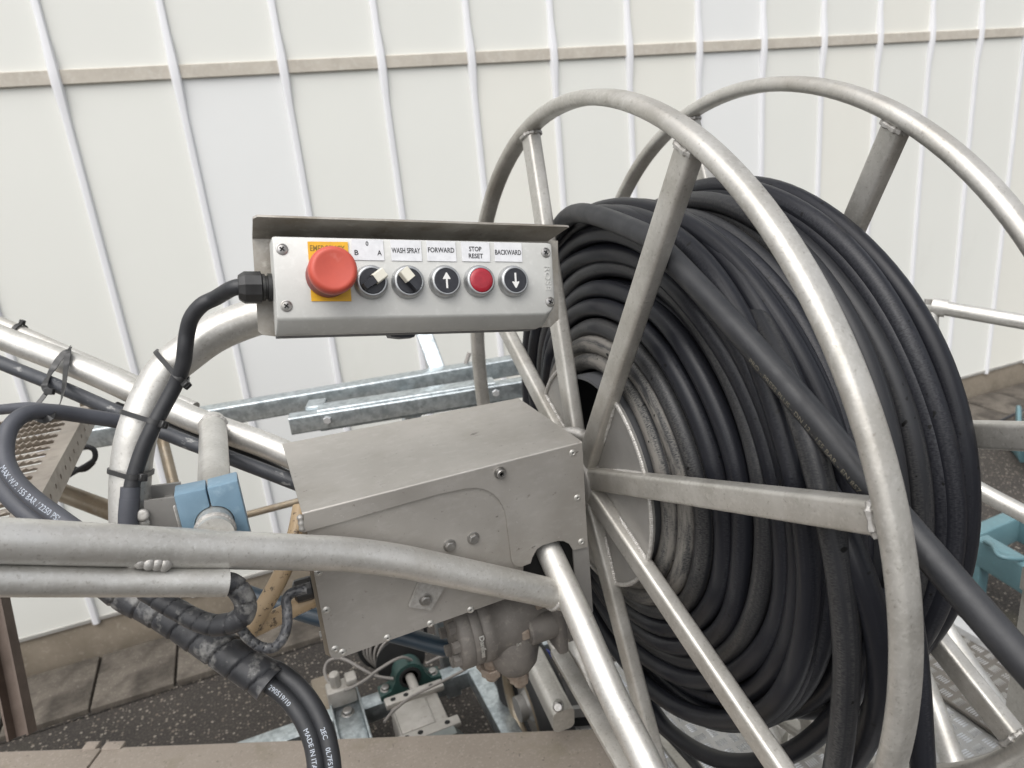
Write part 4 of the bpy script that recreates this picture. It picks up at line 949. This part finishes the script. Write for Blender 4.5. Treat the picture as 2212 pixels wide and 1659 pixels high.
mk('gland_body', lathe([(.0135, -.006), (.0155, -.004), (.0155, .003), (.011, .006), (.011, .03)], gp, -gx, 12), 'plastic_black', hg, ang=25)
ta, oa, pa = hz('hydraulic_hose', 'black hydraulic hose printed MADE IN ITALY leaving the wrapped bundle', [(480, 1408, .86), (540, 1452, .855), (572, 1472, .852), (612, 1502, .848), (645, 1541, .842), (668, 1585, .835), (680, 1630, .828), (684, 1680, .82), (684, 1760, .81), (670, 1900, .80), P(640, 2060, Z=.56), P(560, 2160, Z=.494), P(420, 2220, Z=.493)], .0106, 'rubber_black')
tb_, ob_, pb_ = hz('hydraulic_hose', 'black hydraulic hose printed with a 2EC mark leaving the wrapped bundle', [(520, 1405, .878), (570, 1436, .870), (606, 1452, .862), (644, 1482, .855), (676, 1523, .848), (700, 1572, .84), (714, 1625, .832), (720, 1680, .825), (724, 1760, .815), (716, 1900, .80), P(690, 2060, Z=.57), P(620, 2190, Z=.494), P(480, 2290, Z=.493)], .0106, 'rubber_black')
for oo, pp, tx in ((oa, pa, [('DI 290519/10', .064), ('MADE IN ITALY', .140)]), (ob_, pb_, [('2EC', .146), ('0L7FS12100 SA', .168)])):
    for s_, st in tx:
        try: mk('print', text_on_tube(s_, .0078, pp, .0107, st, math.radians(12)), 'ink_grey', oo, smooth=False)
        except Exception as ex: print('print', ex)
hz('tan_hose', 'tan plastic hose with mould spots hanging behind the front tube', [(650, 1095, .93), (642, 1140, .915), (628, 1190, .90), (606, 1245, .885), (578, 1296, .87), (552, 1338, .862), (540, 1356, .862), (536, 1368, .866)], .0108, 'hose_tan')
hz('tan_hose', 'tan plastic hose running left from under the drive housing', [(760, 1262, .93), (700, 1285, .925), (650, 1306, .915), (600, 1332, .90), (560, 1352, .885), (540, 1360, .88)], .0112, 'hose_tan')
hz('navy_pipe', 'dark blue pipe running behind the drive housing', [(420, 1235, 1.20), (520, 1277, 1.19), (600, 1305, 1.18), (690, 1334, 1.17), (780, 1352, 1.16), (870, 1374, 1.15), (960, 1398, 1.13), (1050, 1415, 1.12)], .0145, 'pipe_navy', 'pipe', 20)

# ------------------------------------------------------------------ galvanised extending stand behind the reel
ZG = 1.04
st_ = thing('galvanised_stand', 'galvanised steel square-tube stand with sliding arms behind the reel', 'stand', (.3, 1.85, 0))
u0, u1 = P(170, 921, Z=ZG + .025), P(1135, 800, Z=ZG + .025); gd = (u1 - u0).normalized(); gnv = V((-gd.y, gd.x, 0)); Zu = V((0, 0, 1))
def gbar(p, q, w=.05, h=.05, name='arm'): return mk(name, sweep([p, q], rrect(h, w, .005, 3), up=(0, 0, 1)), 'galvanised', st_, ang=40)
gbar(P(140, 953, Z=ZG), P(1260, 763, Z=ZG))
l0, l1 = P(690, 902, Z=ZG - .003), P(1068, 842, Z=ZG - .003)
gbar(l0, l1, .056, .056); gbar(P(628, 916, Z=ZG - .003), P(1240, 818, Z=ZG - .003), .044, .044)
for u, v in ((712, 895), (1068, 838)):
    c_ = P(u, v, Z=ZG + .0); mk('clamp_bolt', lathe([(.016, 0), (.016, .006), (.010, .007), (.010, .016), (.009, .017)], c_ - gnv * .030, -gnv, 6), 'zinc_bright', st_, ang=30)
mk('link_plate', box((P(672, 893, Z=ZG) + P(700, 888, Z=ZG)) / 2 + V((0, 0, .02)), (.045, .06, .012), (gd, gnv, Zu), .002), 'galvanised', st_)
up0, up1 = P(945, 790, Z=ZG + .025), None
g_ = P(915, 700, s=(up0.y / ray(945, 790).y) * 1.03)
mk('upright', sweep([P(948, 806, Z=ZG), P(905, 690, s=2.02)], rrect(.045, .045, .004, 3), up=tuple(gd)), 'galvanised', st_, ang=40)
mk('pin', cyl(P(1003, 797, Z=ZG + .01), P(1014, 762, s=1.98), .006, 10), 'wire_grey', st_)
for u, v in ((885, 850), (1090, 820)):
    c_ = P(u, v, Z=ZG); mk('leg', sweep([V((c_.x, c_.y + .02, ZG - .02)), V((c_.x + .02, c_.y + .10, 0.0))], rrect(.045, .045, .004, 3), up=(1, 0, 0)), 'galvanised', st_, ang=40)

# ------------------------------------------------------------------ perforated step with its tube ladder
ZS = 1.196; SX = -.316
step = thing('perforated_step', 'perforated anti-slip aluminium step plank with serrated openings', 'step', (-.43, 1.3, 0))
y0, y1 = 1.00, 1.625; wS = .225
rows = 17; pitch = (y1 - y0 - .03) / rows; cols = [(SX - .118, SX - .028), (SX - .205, SX - .135)]
# deck made of strips, with open slots between them
g = G()
def quad3(a, b, c, d): k = len(g.v); g.v.extend([V(a), V(b), V(c), V(d)]); g.face((k, k + 1, k + 2, k + 3))
xs = [SX - wS, cols[1][0], cols[1][1], cols[0][0], cols[0][1], SX]
for i in range(5):
    if i in (0, 2, 4): quad3((xs[i], y0, ZS), (xs[i + 1], y0, ZS), (xs[i + 1], y1, ZS), (xs[i], y1, ZS))
    else:
        for r in range(rows + 1):
            ya = y0 if r == 0 else y0 + .015 + (r - 1) * pitch + .014 + (pitch / 2 if i == 1 else 0); yb = y1 if r == rows else y0 + .015 + r * pitch + (pitch / 2 if i == 1 else 0)
            if yb > ya: quad3((xs[i], ya, ZS), (xs[i + 1], ya, ZS), (xs[i + 1], min(yb, y1), ZS), (xs[i], min(yb, y1), ZS))
deck = mk('deck', g, 'alu_step', step)
for ci, i in ((0, 3), (1, 1)):
    for r in range(rows):
        yy = y0 + .015 + r * pitch + .014 + (pitch / 2 if i == 1 else 0); g = G(); xa, xb = xs[i], xs[i + 1]; m_ = 26
        for q in range(m_ + 1):
            x_ = xa + (xb - xa) * q / m_; e = max(0.0, math.sin(PI * q / m_)) ** .5; z_ = ZS + e * (.0085 + .0030 * math.sin(q * 2.1)); t_ = e * .010
            g.v += [V((x_, yy, ZS)), V((x_, yy - t_ * .8, z_)), V((x_, yy - t_ * .8 - .0015, z_ - .001)), V((x_, yy - .0015, ZS - .002))]
        for q in range(m_):
            for w in range(4): e = (w + 1) % 4; g.face((q * 4 + w, (q + 1) * 4 + w, (q + 1) * 4 + e, q * 4 + e))
        mk('serrated_tooth', g, 'alu_step', deck, ang=60)
# side flange with a row of punched holes
fl = []
nh = 15; hp = (y1 - y0) / nh; zb = ZS - .040; zc = ZS - .021; rh = .0046; g = G()
for k in range(nh):
    ya, yb = y0 + k * hp, y0 + (k + 1) * hp; yc = (ya + yb) / 2
    rim = [V((SX, yc + rh * math.cos(2 * PI * q / 16), zc + rh * math.sin(2 * PI * q / 16))) for q in range(16)]
    outr = []
    for q in range(16):
        a = 2 * PI * q / 16; cx_, sx_ = math.cos(a), math.sin(a); hw, hh = hp / 2, (ZS - zc if sx_ > 0 else zc - zb)
        t_ = min(hw / max(1e-6, abs(cx_)), hh / max(1e-6, abs(sx_))); outr.append(V((SX, yc + t_ * cx_, zc + t_ * sx_)))
    b0 = len(g.v); g.v += rim + outr + [p + V((-.004, 0, 0)) for p in rim]
    for q in range(16):
        w = (q + 1) % 16; g.face((b0 + q, b0 + w, b0 + 16 + w, b0 + 16 + q)); g.face((b0 + q, b0 + 32 + q, b0 + 32 + w, b0 + w))
    for cy_, cz_ in ((ya, ZS), (yb, ZS), (ya, zb), (yb, zb)): pass
    for (i0, i1, cy_, cz_) in ((0, 0, 0, 0),): pass
    cor = [(yb, ZS, 1, 3), (ya, ZS, 5, 7), (ya, zb, 9, 11), (yb, zb, 13, 15)]
    for cy_, cz_, ia, ib in cor:
        idx = [16 + i for i in range(ia, ib + 1)]
        kk = len(g.v); g.v.append(V((SX, cy_, cz_)))
        for i in range(ia - 1, ib + 1): g.face((b0 + 16 + i % 16, b0 + 16 + (i + 1) % 16, kk))
mk('side_flange', g, 'alu_step', step)
mk('flange_lip', bx(SX - .018, SX, y0, y1, zb - .002, zb, 0), 'alu_step', step)
mk('side_flange', bx(SX - wS - .002, SX - wS, y0, y1, zb, ZS, 0), 'alu_step', step)
mk('end_plate', bx(SX - wS, SX - .0005, y0 - .002, y0, zb, ZS - .0005, 0), 'alu_step', step)
mk('end_plate', bx(SX - wS, SX - .0005, y1, y1 + .002, zb, ZS - .0005, 0), 'alu_step', step)
lad = thing('ladder_frame', 'brownish aluminium tube frame under the perforated step', 'frame', (-.2, 1.6, 0))
mk('tube', tube([P(70, 1037, s=1.40), P(118, 1058, s=1.38), P(262, 1112, s=1.30), P(420, 1170, s=1.23)], .0175, 18), 'tan_tube', lad, ang=80)
mk('tube', tube([P(180, 868, s=1.50), P(330, 905, s=1.50)], .012, 14), 'tan_tube', lad, ang=80)
a_, b_ = P(352, 955, s=1.55), P(378, 1060, s=1.50)
mk('brace', tube([P(330, 880, s=1.57), a_, b_, P(400, 1150, s=1.47)], .012, 14), 'tan_tube', lad, ang=80)
mk('brace', tube([P(420, 1140, s=1.50), P(525, 1114, s=1.50), P(640, 1084, s=1.50), P(760, 1054, s=1.50)], .0075, 12), 'tan_tube', lad, ang=80)
for p in ((SX - .62, 1.55), (SX - .62, 1.1)):
    mk('upright', tube([V((p[0], p[1], 0)), V((p[0], p[1], ZS - .02))], .014, 14), 'tan_tube', lad, ang=80)
    mk('tube', tube([V((p[0], p[1], ZS - .04)), V((SX - .05, p[1], ZS - .04))], .012, 12), 'tan_tube', lad, ang=80)

# ------------------------------------------------------------------ brown steel channel
c0, c1 = P(-28, 1215, s=1.32), P(48, 1590, s=1.28); d_ = (c1 - c0).normalized()
xdir = (RIGHT - d_ * RIGHT.dot(d_)).normalized(); 
ch = [(-.020, -.012), (.020, -.012), (.020, .012), (.016, .012), (.016, -.008), (-.016, -.008), (-.016, .012), (-.020, .012)]
e_ = d_.cross(xdir)
g = loft([[p + xdir * a + e_ * b for a, b in ch] for p in (c0 - d_ * .25, c1)])
mk('steel_channel', g, 'rail_brown', None, ang=20, loc=c1, label='brown steel channel bar leaning down at the left above the paving', cat='steel bar')

for o in list(sc.objects):
    gname = {'cable_tie': 'black cable ties on the frame', 'water_hose': 'grey hoses over the step', 'pressure_hose': 'black hoses along the far tube', 'tan_hose': 'tan hoses behind the front tube', 'hydraulic_hose': 'hydraulic hoses from the wrapped bundle'}.get(o.name.split('.')[0])
    if gname and o.parent is None: o['group'] = gname
# ------------------------------------------------------------------ winch on a galvanised base frame
ZW = 0.25
win = thing('winch', 'small cable winch with green bearing and aluminium gearbox on galvanised rails', 'winch', (.22, 1.55, 0))
Yr = P(775, 1522, Z=ZW).y
def gal(x0_, x1_, y0_, y1_, z0_, z1_, name='base_rail'): return mk(name, bx(x0_, x1_, y0_, y1_, z0_, z1_, .003, 2), 'galvanised', win)
gal(-.06, .66, Yr - .025, Yr + .025, ZW - .05, ZW)
# channel bracket along Y
bxp = P(752, 1543, Z=ZW + .004); bw = .034
gal(bxp.x - bw, bxp.x + bw, bxp.y - .26, Yr + .06, ZW + .002, ZW + .008, 'channel_web')
gal(bxp.x - bw - .006, bxp.x - bw, bxp.y - .26, Yr + .06, ZW - .002, ZW + .032, 'channel_flange')
gal(bxp.x + bw, bxp.x + bw + .006, bxp.y - .26, Yr + .06, ZW - .002, ZW + .032, 'channel_flange')
place('bolt', BOLT, win, Matrix.Translation((bxp.x, bxp.y, ZW + .008)) @ Matrix.Scale(2.0, 4))
for px_ in ((708, 1530),):
    c_ = P(*px_, Z=.12); mk('timber_block', bx(c_.x - .03, c_.x + .05, c_.y - .15, c_.y + .05, 0, ZW - .052, .004), 'plinth', win)
wn_ = P(735, 1482, Z=ZW + .06)
mk('tensioner', join(box(wn_ + V((0, 0, -.02)), (.075, .05, .05), None, .006, 2), cyl(wn_ + V((-.01, 0, 0)), wn_ + V((-.01, 0, .045)), .014, 8, .003), box(wn_ + V((.03, .0, .012)), (.03, .04, .02), None, .005, 2)), 'gear_alu', win, ang=30)
# pillow-block bearing and shaft
bc = P(882, 1456, Y=Yr); bc.z = max(bc.z, ZW + .035)
g = G(); prf = [(-.085, -.035), (.085, -.035), (.085, -.020), (.055, -.014), (.040, .012)] + [(.040 * math.cos(math.radians(a)), .012 + .040 * math.sin(math.radians(a))) for a in range(10, 171, 16)] + [(-.040, .012), (-.055, -.014), (-.085, -.020)]
pbk = mk('pillow_block', prism([V((bc.x + a, Yr - .022, ZW + .036 + b)) for a, b in prf], (0, .044, 0)), 'bearing_green', win, ang=35)
mk('bearing_bore', lathe([(.030, 0), (.030, -.004), (.022, -.004), (.022, 0)], V((bc.x, Yr - .022, ZW + .048)), (0, 1, 0), 28), 'dark_hole', pbk)
for sx_ in (-.066, .066): place('bolt', BOLT, pbk, Matrix.Translation((bc.x + sx_, Yr, ZW + .018)) @ Matrix.Scale(1.7, 4))
mk('shaft', cyl(V((bc.x, Yr - .14, ZW + .048)), V((bc.x, Yr + .20, ZW + .048)), .0125, 18), 'gear_alu', win)
# cable drum with loose wire
dc = V((bc.x - .005, Yr + .11, ZW + .048))
mk('drum_flange', cyl(dc + V((0, .05, 0)), dc + V((0, .056, 0)), .105, 40, .001), 'tyre', win)
mk('drum_flange', cyl(dc + V((0, -.052, 0)), dc + V((0, -.048, 0)), .070, 40, .001), 'tyre', win)
mk('drum_core', cyl(dc + V((0, -.05, 0)), dc + V((0, .05, 0)), .045, 32), 'tyre', win)
for k in range(6):
    r_ = .052 + .007 * k; tl = R_.uniform(-.15, .15); pts = []
    for q in range(44):
        a = 2 * PI * q / 44; pts.append(dc + V((r_ * math.cos(a), -.04 + .016 * k + tl * .06 * math.sin(a + k), r_ * math.sin(a))))
    mk('cable_turn', tube(pts, .0042, 8, True), 'wire_grey', win, ang=80)
lw = [(905, 1440), (870, 1420), (820, 1445), (790, 1468), (745, 1491), (718, 1484), (702, 1455), (706, 1432), (724, 1422), (748, 1426), (785, 1447), (815, 1461), (850, 1466)]
lz = [.30, .36, .36, .33, .31, .31, .32, .33, .34, .35, .33, .31, .30]
mk('loose_wire', tube(catmull([P(u, v, Z=z + .0) for (u, v), z in zip(lw, lz)], 8), .0042, 8), 'wire_grey', win, ang=80)
mk('loose_wire', tube(catmull([P(u, v, Z=.345) for u, v in ((830, 1560), (848, 1538), (885, 1508), (930, 1484), (975, 1462), (1010, 1440), (990, 1420), (955, 1418), (920, 1434))], 8), .0036, 8), 'wire_grey', win, ang=80)
# gearbox
gq = P(890, 1500, Z=ZW + .085)
gx0, gx1 = P(832, 1518, Z=ZW + .08).x, P(965, 1490, Z=ZW + .08).x; gy1 = Yr - .10; gy0 = gy1 - .17; zt = ZW + .075
mk('gearbox_body', bx(gx0 + .01, gx1 - .02, gy0 + .01, gy1 - .01, ZW - .12, zt - .012, .008, 2), 'gear_alu', win)
for ya, yb in ((gy0, gy0 + .030), (gy1 - .030, gy1)):
    f_ = mk('gearbox_flange', bx(gx0, gx1, ya, yb, zt - .016, zt, .003, 2), 'gear_alu', win)
    for tx in (.14, .36, .80):
        c_ = V((gx0 + (gx1 - gx0) * tx, (ya + yb) / 2, zt)); mk('bolt_hole', lathe([(.007, .0004), (.0, .0006)], c_, (0, 0, 1), 16), 'dark_hole', f_)
mk('gearbox_cap', box(((gx0 + gx1) / 2 - .02, (gy0 + gy1) / 2, zt - .010), ((gx1 - gx0) * .55, .10, .012), None, .005, 2), 'gear_alu', win)
py_ = gy0 - .028
mk('motor_plate', prism([V((gx0 - .075, py_, zt - .05))] + [V((gx0 - .075 + .05 * (1 - math.cos(a * PI / 16)), py_, zt - .05 + .05 * math.sin(a * PI / 16))) for a in range(1, 9)] + [V((gx1 - .02, py_, zt)), V((gx1 + .005, py_, zt - .04)), V((gx1 + .005, py_, zt - .17)), V((gx0 - .075, py_, zt - .17))], (0, .026, 0)), 'motor_grey', win, ang=35)
rc_ = V((gx1 - .055, py_ - .004, zt - .085))
rg = mk('coupling_ring', lathe([(.040, 0), (.066, 0), (.066, .010), (.040, .010)], rc_, (0, -1, 0), 36), 'motor_grey', win)
for k in range(10):
    a = 2 * PI * k / 10; mk('ring_hole', lathe([(.005, 0), (0, .0002)], rc_ + V((math.cos(a) * .054, -.0104, math.sin(a) * .054)), (0, -1, 0), 12), 'dark_hole', rg)
mk('coupling', cyl(rc_ + V((0, .01, 0)), rc_ + V((0, -.06, 0)), .034, 28, .004), 'bearing_green', win)
mk('pulley', join(cyl(V((gx0 - .03, py_ - .03, zt - .065)), V((gx0 - .03, py_ - .001, zt - .065)), .050, 32, .004)), 'zinc_bright', win)
mk('mounting_block', bx(gx0 + .02, gx1 - .03, gy0 + .02, gy1 - .02, 0, ZW - .118, .003), 'panel_back', win)
g0, g1 = P(1034, 1455, Z=ZW), P(1110, 1570, Z=ZW)
mk('base_rail', sweep([V((g0.x, Yr - .024, ZW - .02)), V((g0.x, Yr - .72, ZW - .02))], rrect(.05, .05, .004, 3), up=(0, 0, 1)), 'galvanised', win, ang=40)
mk('base_plate', bx(g0.x - .02, g0.x + .22, Yr - .60, Yr - .42, ZW - .055, ZW - .049, 0), 'galvanised', win)
mk('base_rail', bx(-.42, .02, 1.30, 1.36, .40 - .05, .40, .003, 2) if False else bx(P(590, 1586, Z=.2).x - .15, P(680, 1560, Z=.2).x + .1, P(640, 1575, Z=.2).y - .03, P(640, 1575, Z=.2).y + .03, .15, .20, .003, 2), 'galvanised', win)
for x_, y_ in ((-.04, Yr), (.62, Yr), (g0.x, Yr - .68)): mk('foot', bx(x_ - .022, x_ + .022, y_ - .022, y_ + .022, 0, ZW - .048, .002), 'galvanised', win)

# ------------------------------------------------------------------ wheel unit and braces behind the front leg
ZK = .30
wh = thing('jockey_wheel', 'small wheel with aluminium swing arm behind the front leg of the frame', 'wheel', P(1165, 1540, s=1.62))
wc_ = P(1150, 1520, s=1.72)
def torus(c, ax, R, r, n=48, m_=14, sq=1.0):
    x, y, z = basis(ax); return sweep([V(c) + (x * math.cos(2 * PI * k / n) + y * math.sin(2 * PI * k / n)) * R for k in range(n)], circ(r, m_), closed=True)
mk('tyre', torus(wc_, (1, 0, 0), .155, .040), 'tyre', wh, ang=80)
mk('rim', torus(wc_ + V((-.022, 0, 0)), (1, 0, 0), .112, .012), 'tan_tube', wh, ang=80)
mk('rim_disc', lathe([(.11, 0), (.06, -.015), (.03, .02), (.03, .04), (0, .04)], wc_, (-1, 0, 0), 36), 'alu_plate', wh, ang=40)
mk('swing_arm', sweep([P(1150, 1420, s=1.55), P(1218, 1556, s=1.40)], rrect(.055, .045, .012, 4), up=(0, 0, 1)), 'alu_rim', wh, ang=50)
mk('arm_pivot', cyl(P(1206, 1520, s=1.40), P(1205, 1528, s=1.365), .010, 16, .003), 'steel_bolt', wh)
bp_ = [(1186, 1578), (1192, 1552), (1203, 1540), (1220, 1534), (1300, 1526), (1300, 1570)]
bpl = mk('bracket_plate', prism([P(u, v, Y=1.16) for u, v in bp_], (0, .012, 0)), 'alu_plate', wh, ang=30)
mk('slot', prism([P(u, v, Y=1.159) for u, v in ((1232, 1552), (1296, 1546), (1296, 1566), (1232, 1570))], (0, .0006, 0)), 'dark_hole', bpl)
mk('pin', cyl(P(1224, 1550, Y=1.16), P(1219, 1552, Y=1.125), .013, 20, .003), 'alu_plate', bpl)
mk('back_panel', prism([P(u, v, Y=1.25) for u, v in ((1214, 1440), (1262, 1400), (1300, 1530), (1218, 1536))], (0, .004, 0)), 'alu_plate', wh, ang=30)
mk('warning_sticker', prism([P(u, v, Y=1.42) for u, v in ((1170, 1398), (1190, 1410), (1192, 1430), (1176, 1432))], (0, .01, 0)), 'sticker_blue', wh, ang=30)
mk('grip', cyl(P(1194, 1484, Y=1.22), P(1212, 1492, Y=1.22), .012, 14, .002), 'tyre', wh)
ft = thing('reel_stand', 'flat aluminium bars and tubes of the stand beneath the reel', 'stand', (.5, .9, 0))
mk('flat_bar', sweep([P(1205, 1404, X=.42), P(1352, 1659, X=.42), P(1420, 1778, X=.42)], rrect(.013, .030, .002, 2), up=(0, 0, 1)), 'alu_rim', ft, ang=40)
mk('tube', tube([P(1238, 1385, X=.45), P(1258, 1440, X=.45), P(1300, 1560, X=.45)], .014, 16), 'alu_rim', ft, ang=80)
mk('flat_bar', sweep([P(1398, 1540, X=.66), P(1540, 1720, X=.60), P(1600, 1800, X=.58)], rrect(.012, .044, .003, 2), up=(0, 0, 1)), 'alu_rim', ft, ang=40)
mk('flat_bar', sweep([P(1470, 1560, X=.78), P(1660, 1740, X=.74)], rrect(.012, .05, .003, 2), up=(0, 0, 1)), 'alu_rim', ft, ang=40)
mk('cable', tube([P(1410, 1560, X=.60), P(1450, 1595, X=.60), P(1500, 1650, X=.59), P(1560, 1730, X=.58)], .008, 12), 'rubber_black', ft, ang=80)
mk('strut', tube([P(1740, 1530, Z=.52), P(1752, 1570, Z=.45), P(1766, 1606, Z=.375)], .021, 18), 'alu_rim', ft, ang=80)
mk('strut', sweep([P(1600, 1540, Z=.45), P(1690, 1575, Z=.40), P(1775, 1612, Z=.375)], rrect(.03, .03, .006, 3), up=(0, 0, 1)), 'alu_rim', ft, ang=40)
mk('strut', tube([P(1648, 1560, Z=.45), P(1664, 1600, Z=.42), P(1680, 1650, Z=.38)], .022, 16), 'alu_rim', ft, ang=80)
mk('washer', cyl(P(1692, 1603, Z=.42), P(1697, 1606, Z=.418), .024, 24, .001), 'alu_rim', ft)
mk('stud', join(cyl(P(1694, 1606, Z=.42), P(1702, 1616, Z=.41), .011, 14, .002), cyl(P(1694, 1606, Z=.42), P(1712, 1626, Z=.405), .005, 12)), 'steel_bolt', ft)
mk('strut', tube(catmull([P(1985, 1450, Z=.55), P(2018, 1530, Z=.50), P(2062, 1659, Z=.44), P(2110, 1790, Z=.38)], 4), .0205, 20), 'alu_tube', ft, ang=80)
mk('strut', tube(catmull([P(2030, 1340, Z=.60), P(2068, 1402, Z=.565), P(2135, 1500, Z=.50), P(2206, 1600, Z=.43)], 4), .0205, 20), 'alu_tube', ft, ang=80)
mk('strut', tube(catmull([P(2290, 1615, Z=.42), P(2206, 1600, Z=.42), P(2150, 1640, Z=.41), P(2060, 1662, Z=.40), P(1960, 1668, Z=.40), P(1850, 1655, Z=.40), P(1790, 1640, Z=.40)], 6), .0145, 16), 'alu_plate', ft, ang=80)
wbp = P(2206, 1600, Z=.43); mk('weld_bead', torus(wbp, (P(2206, 1600, Z=.43) - P(2135, 1500, Z=.50)), .0215, .005, 24, 8), 'weld', ft, ang=80)

# ------------------------------------------------------------------ right-hand side: guide arms, post, teal drum
ga = thing('guide_frame', 'round aluminium guide bars reaching out behind the far side of the reel', 'frame', P(2120, 1000, s=1.6))
a0, a1 = P(2030, 664, s=1.62), P(2330, 716, s=1.50)
mk('guide_bar', tube([a0, a1], .0165, 18), 'alu_tube', ga, ang=80)
mk('sleeve', tube([P(2012, 661, s=1.63), P(2044, 666.5, s=1.615)], .0205, 20), 'alu_tube', ga, ang=60)
mk('plate', prism([P(u, v, s=1.63) for u, v in ((2000, 646), (2033, 648), (2026, 660), (2000, 658))], V((0, .004, 0))), 'alu_plate', ga)
mk('guide_bar', tube([P(2095, 1048, s=1.55), P(2150, 1078, s=1.52), P(2330, 1172, s=1.42)], .0185, 18), 'alu_tube', ga, ang=80)
mk('upright', tube([P(2012, 661, s=1.63), P(2005, 900, s=1.66), P(2030, 1010, s=1.58), P(2095, 1048, s=1.55)], .016, 14), 'alu_tube', ga, ang=80)
lo = P(2330, 1172, s=1.42); mk('upright', tube([lo, V((lo.x + .1, lo.y + .1, 0))], .018, 14), 'alu_tube', ga, ang=80)
mk('upright', tube([P(2330, 716, s=1.50), lo], .016, 14), 'alu_tube', ga, ang=80)
po = P(2250, 1262, s=1.12)
post2 = thing('square_post', 'square aluminium post with open top at the edge of the tread platform', 'post', (po.x + .02, po.y + .02, ZP))
axx = V((.96, -.28, 0)).normalized(); ayy = V((.28, .96, 0)).normalized()
def sq(c, w, z): return [V((c.x, c.y, z)) + axx * a + ayy * b for a, b in ((0, 0), (w, 0), (w, w), (0, w))]
pb0 = P(2272, 1290, s=1.12)
pc = V((pb0.x, pb0.y, 0)); wz = .055
outer = loft([sq(pc, wz, ZP - .01), sq(pc, wz, P(2188, 1262, s=1.12).z)]); outer.f = outer.f[:-2]; outer.uv = outer.uv[:-2]
zt_ = P(2188, 1262, s=1.12).z; pin = pc + axx * .003 + ayy * .003
inner = loft([sq(pin, wz - .006, zt_ - .2), sq(pin, wz - .006, zt_)]); inner.f = inner.f[:-1]; inner.uv = inner.uv[:-1]
g = join(outer, inner); so, si = sq(pc, wz, zt_), sq(pin, wz - .006, zt_); k = len(g.v); g.v += so + si
for q in range(4): w = (q + 1) % 4; g.face((k + q, k + w, k + 4 + w, k + 4 + q))
mk('tube', g, 'alu_rim', post2, ang=30)
for q in range(4):
    a_, b_ = sq(pc, wz, 0)[q], sq(pc, wz, 0)[(q + 1) % 4]; o_ = (b_ - a_).cross(V((0, 0, 1))).normalized(); mid = (a_ + b_) / 2 + o_ * .0016
    mk('collar', box(V((mid.x, mid.y, zt_ - .026)), (wz + .006, .003, .04), ((b_ - a_).normalized(), o_, V((0, 0, 1)))), 'alu_rim', post2)

td = P(2232, 985, Y=1.95)
teal = thing('teal_cable_drum', 'teal painted steel drum on a folded frame standing on the asphalt', 'cable drum', (td.x, td.y, 0))
mk('drum_disc', lathe([(.0, -.012), (.155, -.012), (.165, -.006), (.165, .006), (.155, .012), (0, .012)], td, (.55, -.80, .1), 56), 'teal_paint', teal, ang=40)
mk('drum_disc', lathe([(.0, -.012), (.155, -.012), (.165, -.006), (.165, .006), (.155, .012), (0, .012)], td + V((.14, .16, .0)), (.55, -.80, .1), 56), 'teal_paint', teal, ang=40)
mk('drum_core', cyl(td, td + V((.14, .16, 0)), .06, 28), 'teal_paint', teal)
tz = .22
tA, tB, tC, tD = P(2095, 1150, Z=tz), P(2200, 1105, Z=tz), P(2330, 1180, Z=tz), P(2240, 1245, Z=tz)
def tbar(p, q, w=.055, h=.10): return mk('frame_beam', sweep([p - V((0, 0, h / 2)), q - V((0, 0, h / 2))], rrect(h, w, .006, 3), up=(0, 0, 1)), 'teal_paint', teal, ang=40)
tbar(tA, tB); tbar(P(2120, 1158, Z=tz), P(2300, 1262, Z=tz)); tbar(tB, P(2400, 1200, Z=tz))
mk('leg', sweep([P(2120, 1160, Z=tz) - V((0, 0, .09)), V((P(2120, 1160, Z=tz).x, P(2120, 1160, Z=tz).y, 0))], rrect(.05, .05, .004, 2), up=(1, 0, 0)), 'teal_paint', teal, ang=40)
mk('leg', sweep([tC - V((0, 0, .06)), V((tC.x, tC.y, 0))], rrect(.05, .05, .004, 2), up=(1, 0, 0)), 'teal_paint', teal, ang=40)
mk('stand', sweep([td - V((0, 0, .02)), V((td.x + .05, td.y + .06, tz - .02)), V((td.x + .05, td.y + .06, 0))], rrect(.05, .05, .004, 2), up=(1, 0, 0)), 'teal_paint', teal, ang=40)
mk('handle', tube(catmull([P(2128, 1170, Z=tz + .004), P(2146, 1180, Z=tz + .03), P(2158, 1200, Z=tz + .03), P(2185, 1206, Z=tz + .025), P(2212, 1206, Z=tz + .004)], 6), .008, 10), 'teal_paint', teal, ang=80)
hz('thin_cable', 'thin black cable lying on the paving beside the teal drum', [P(2080, 945, Z=.008), P(2140, 920, Z=.03), P(2180, 900, Z=.03), P(2230, 880, Z=.03), P(2300, 862, Z=.03)], .007, 'rubber_black', 'cable')
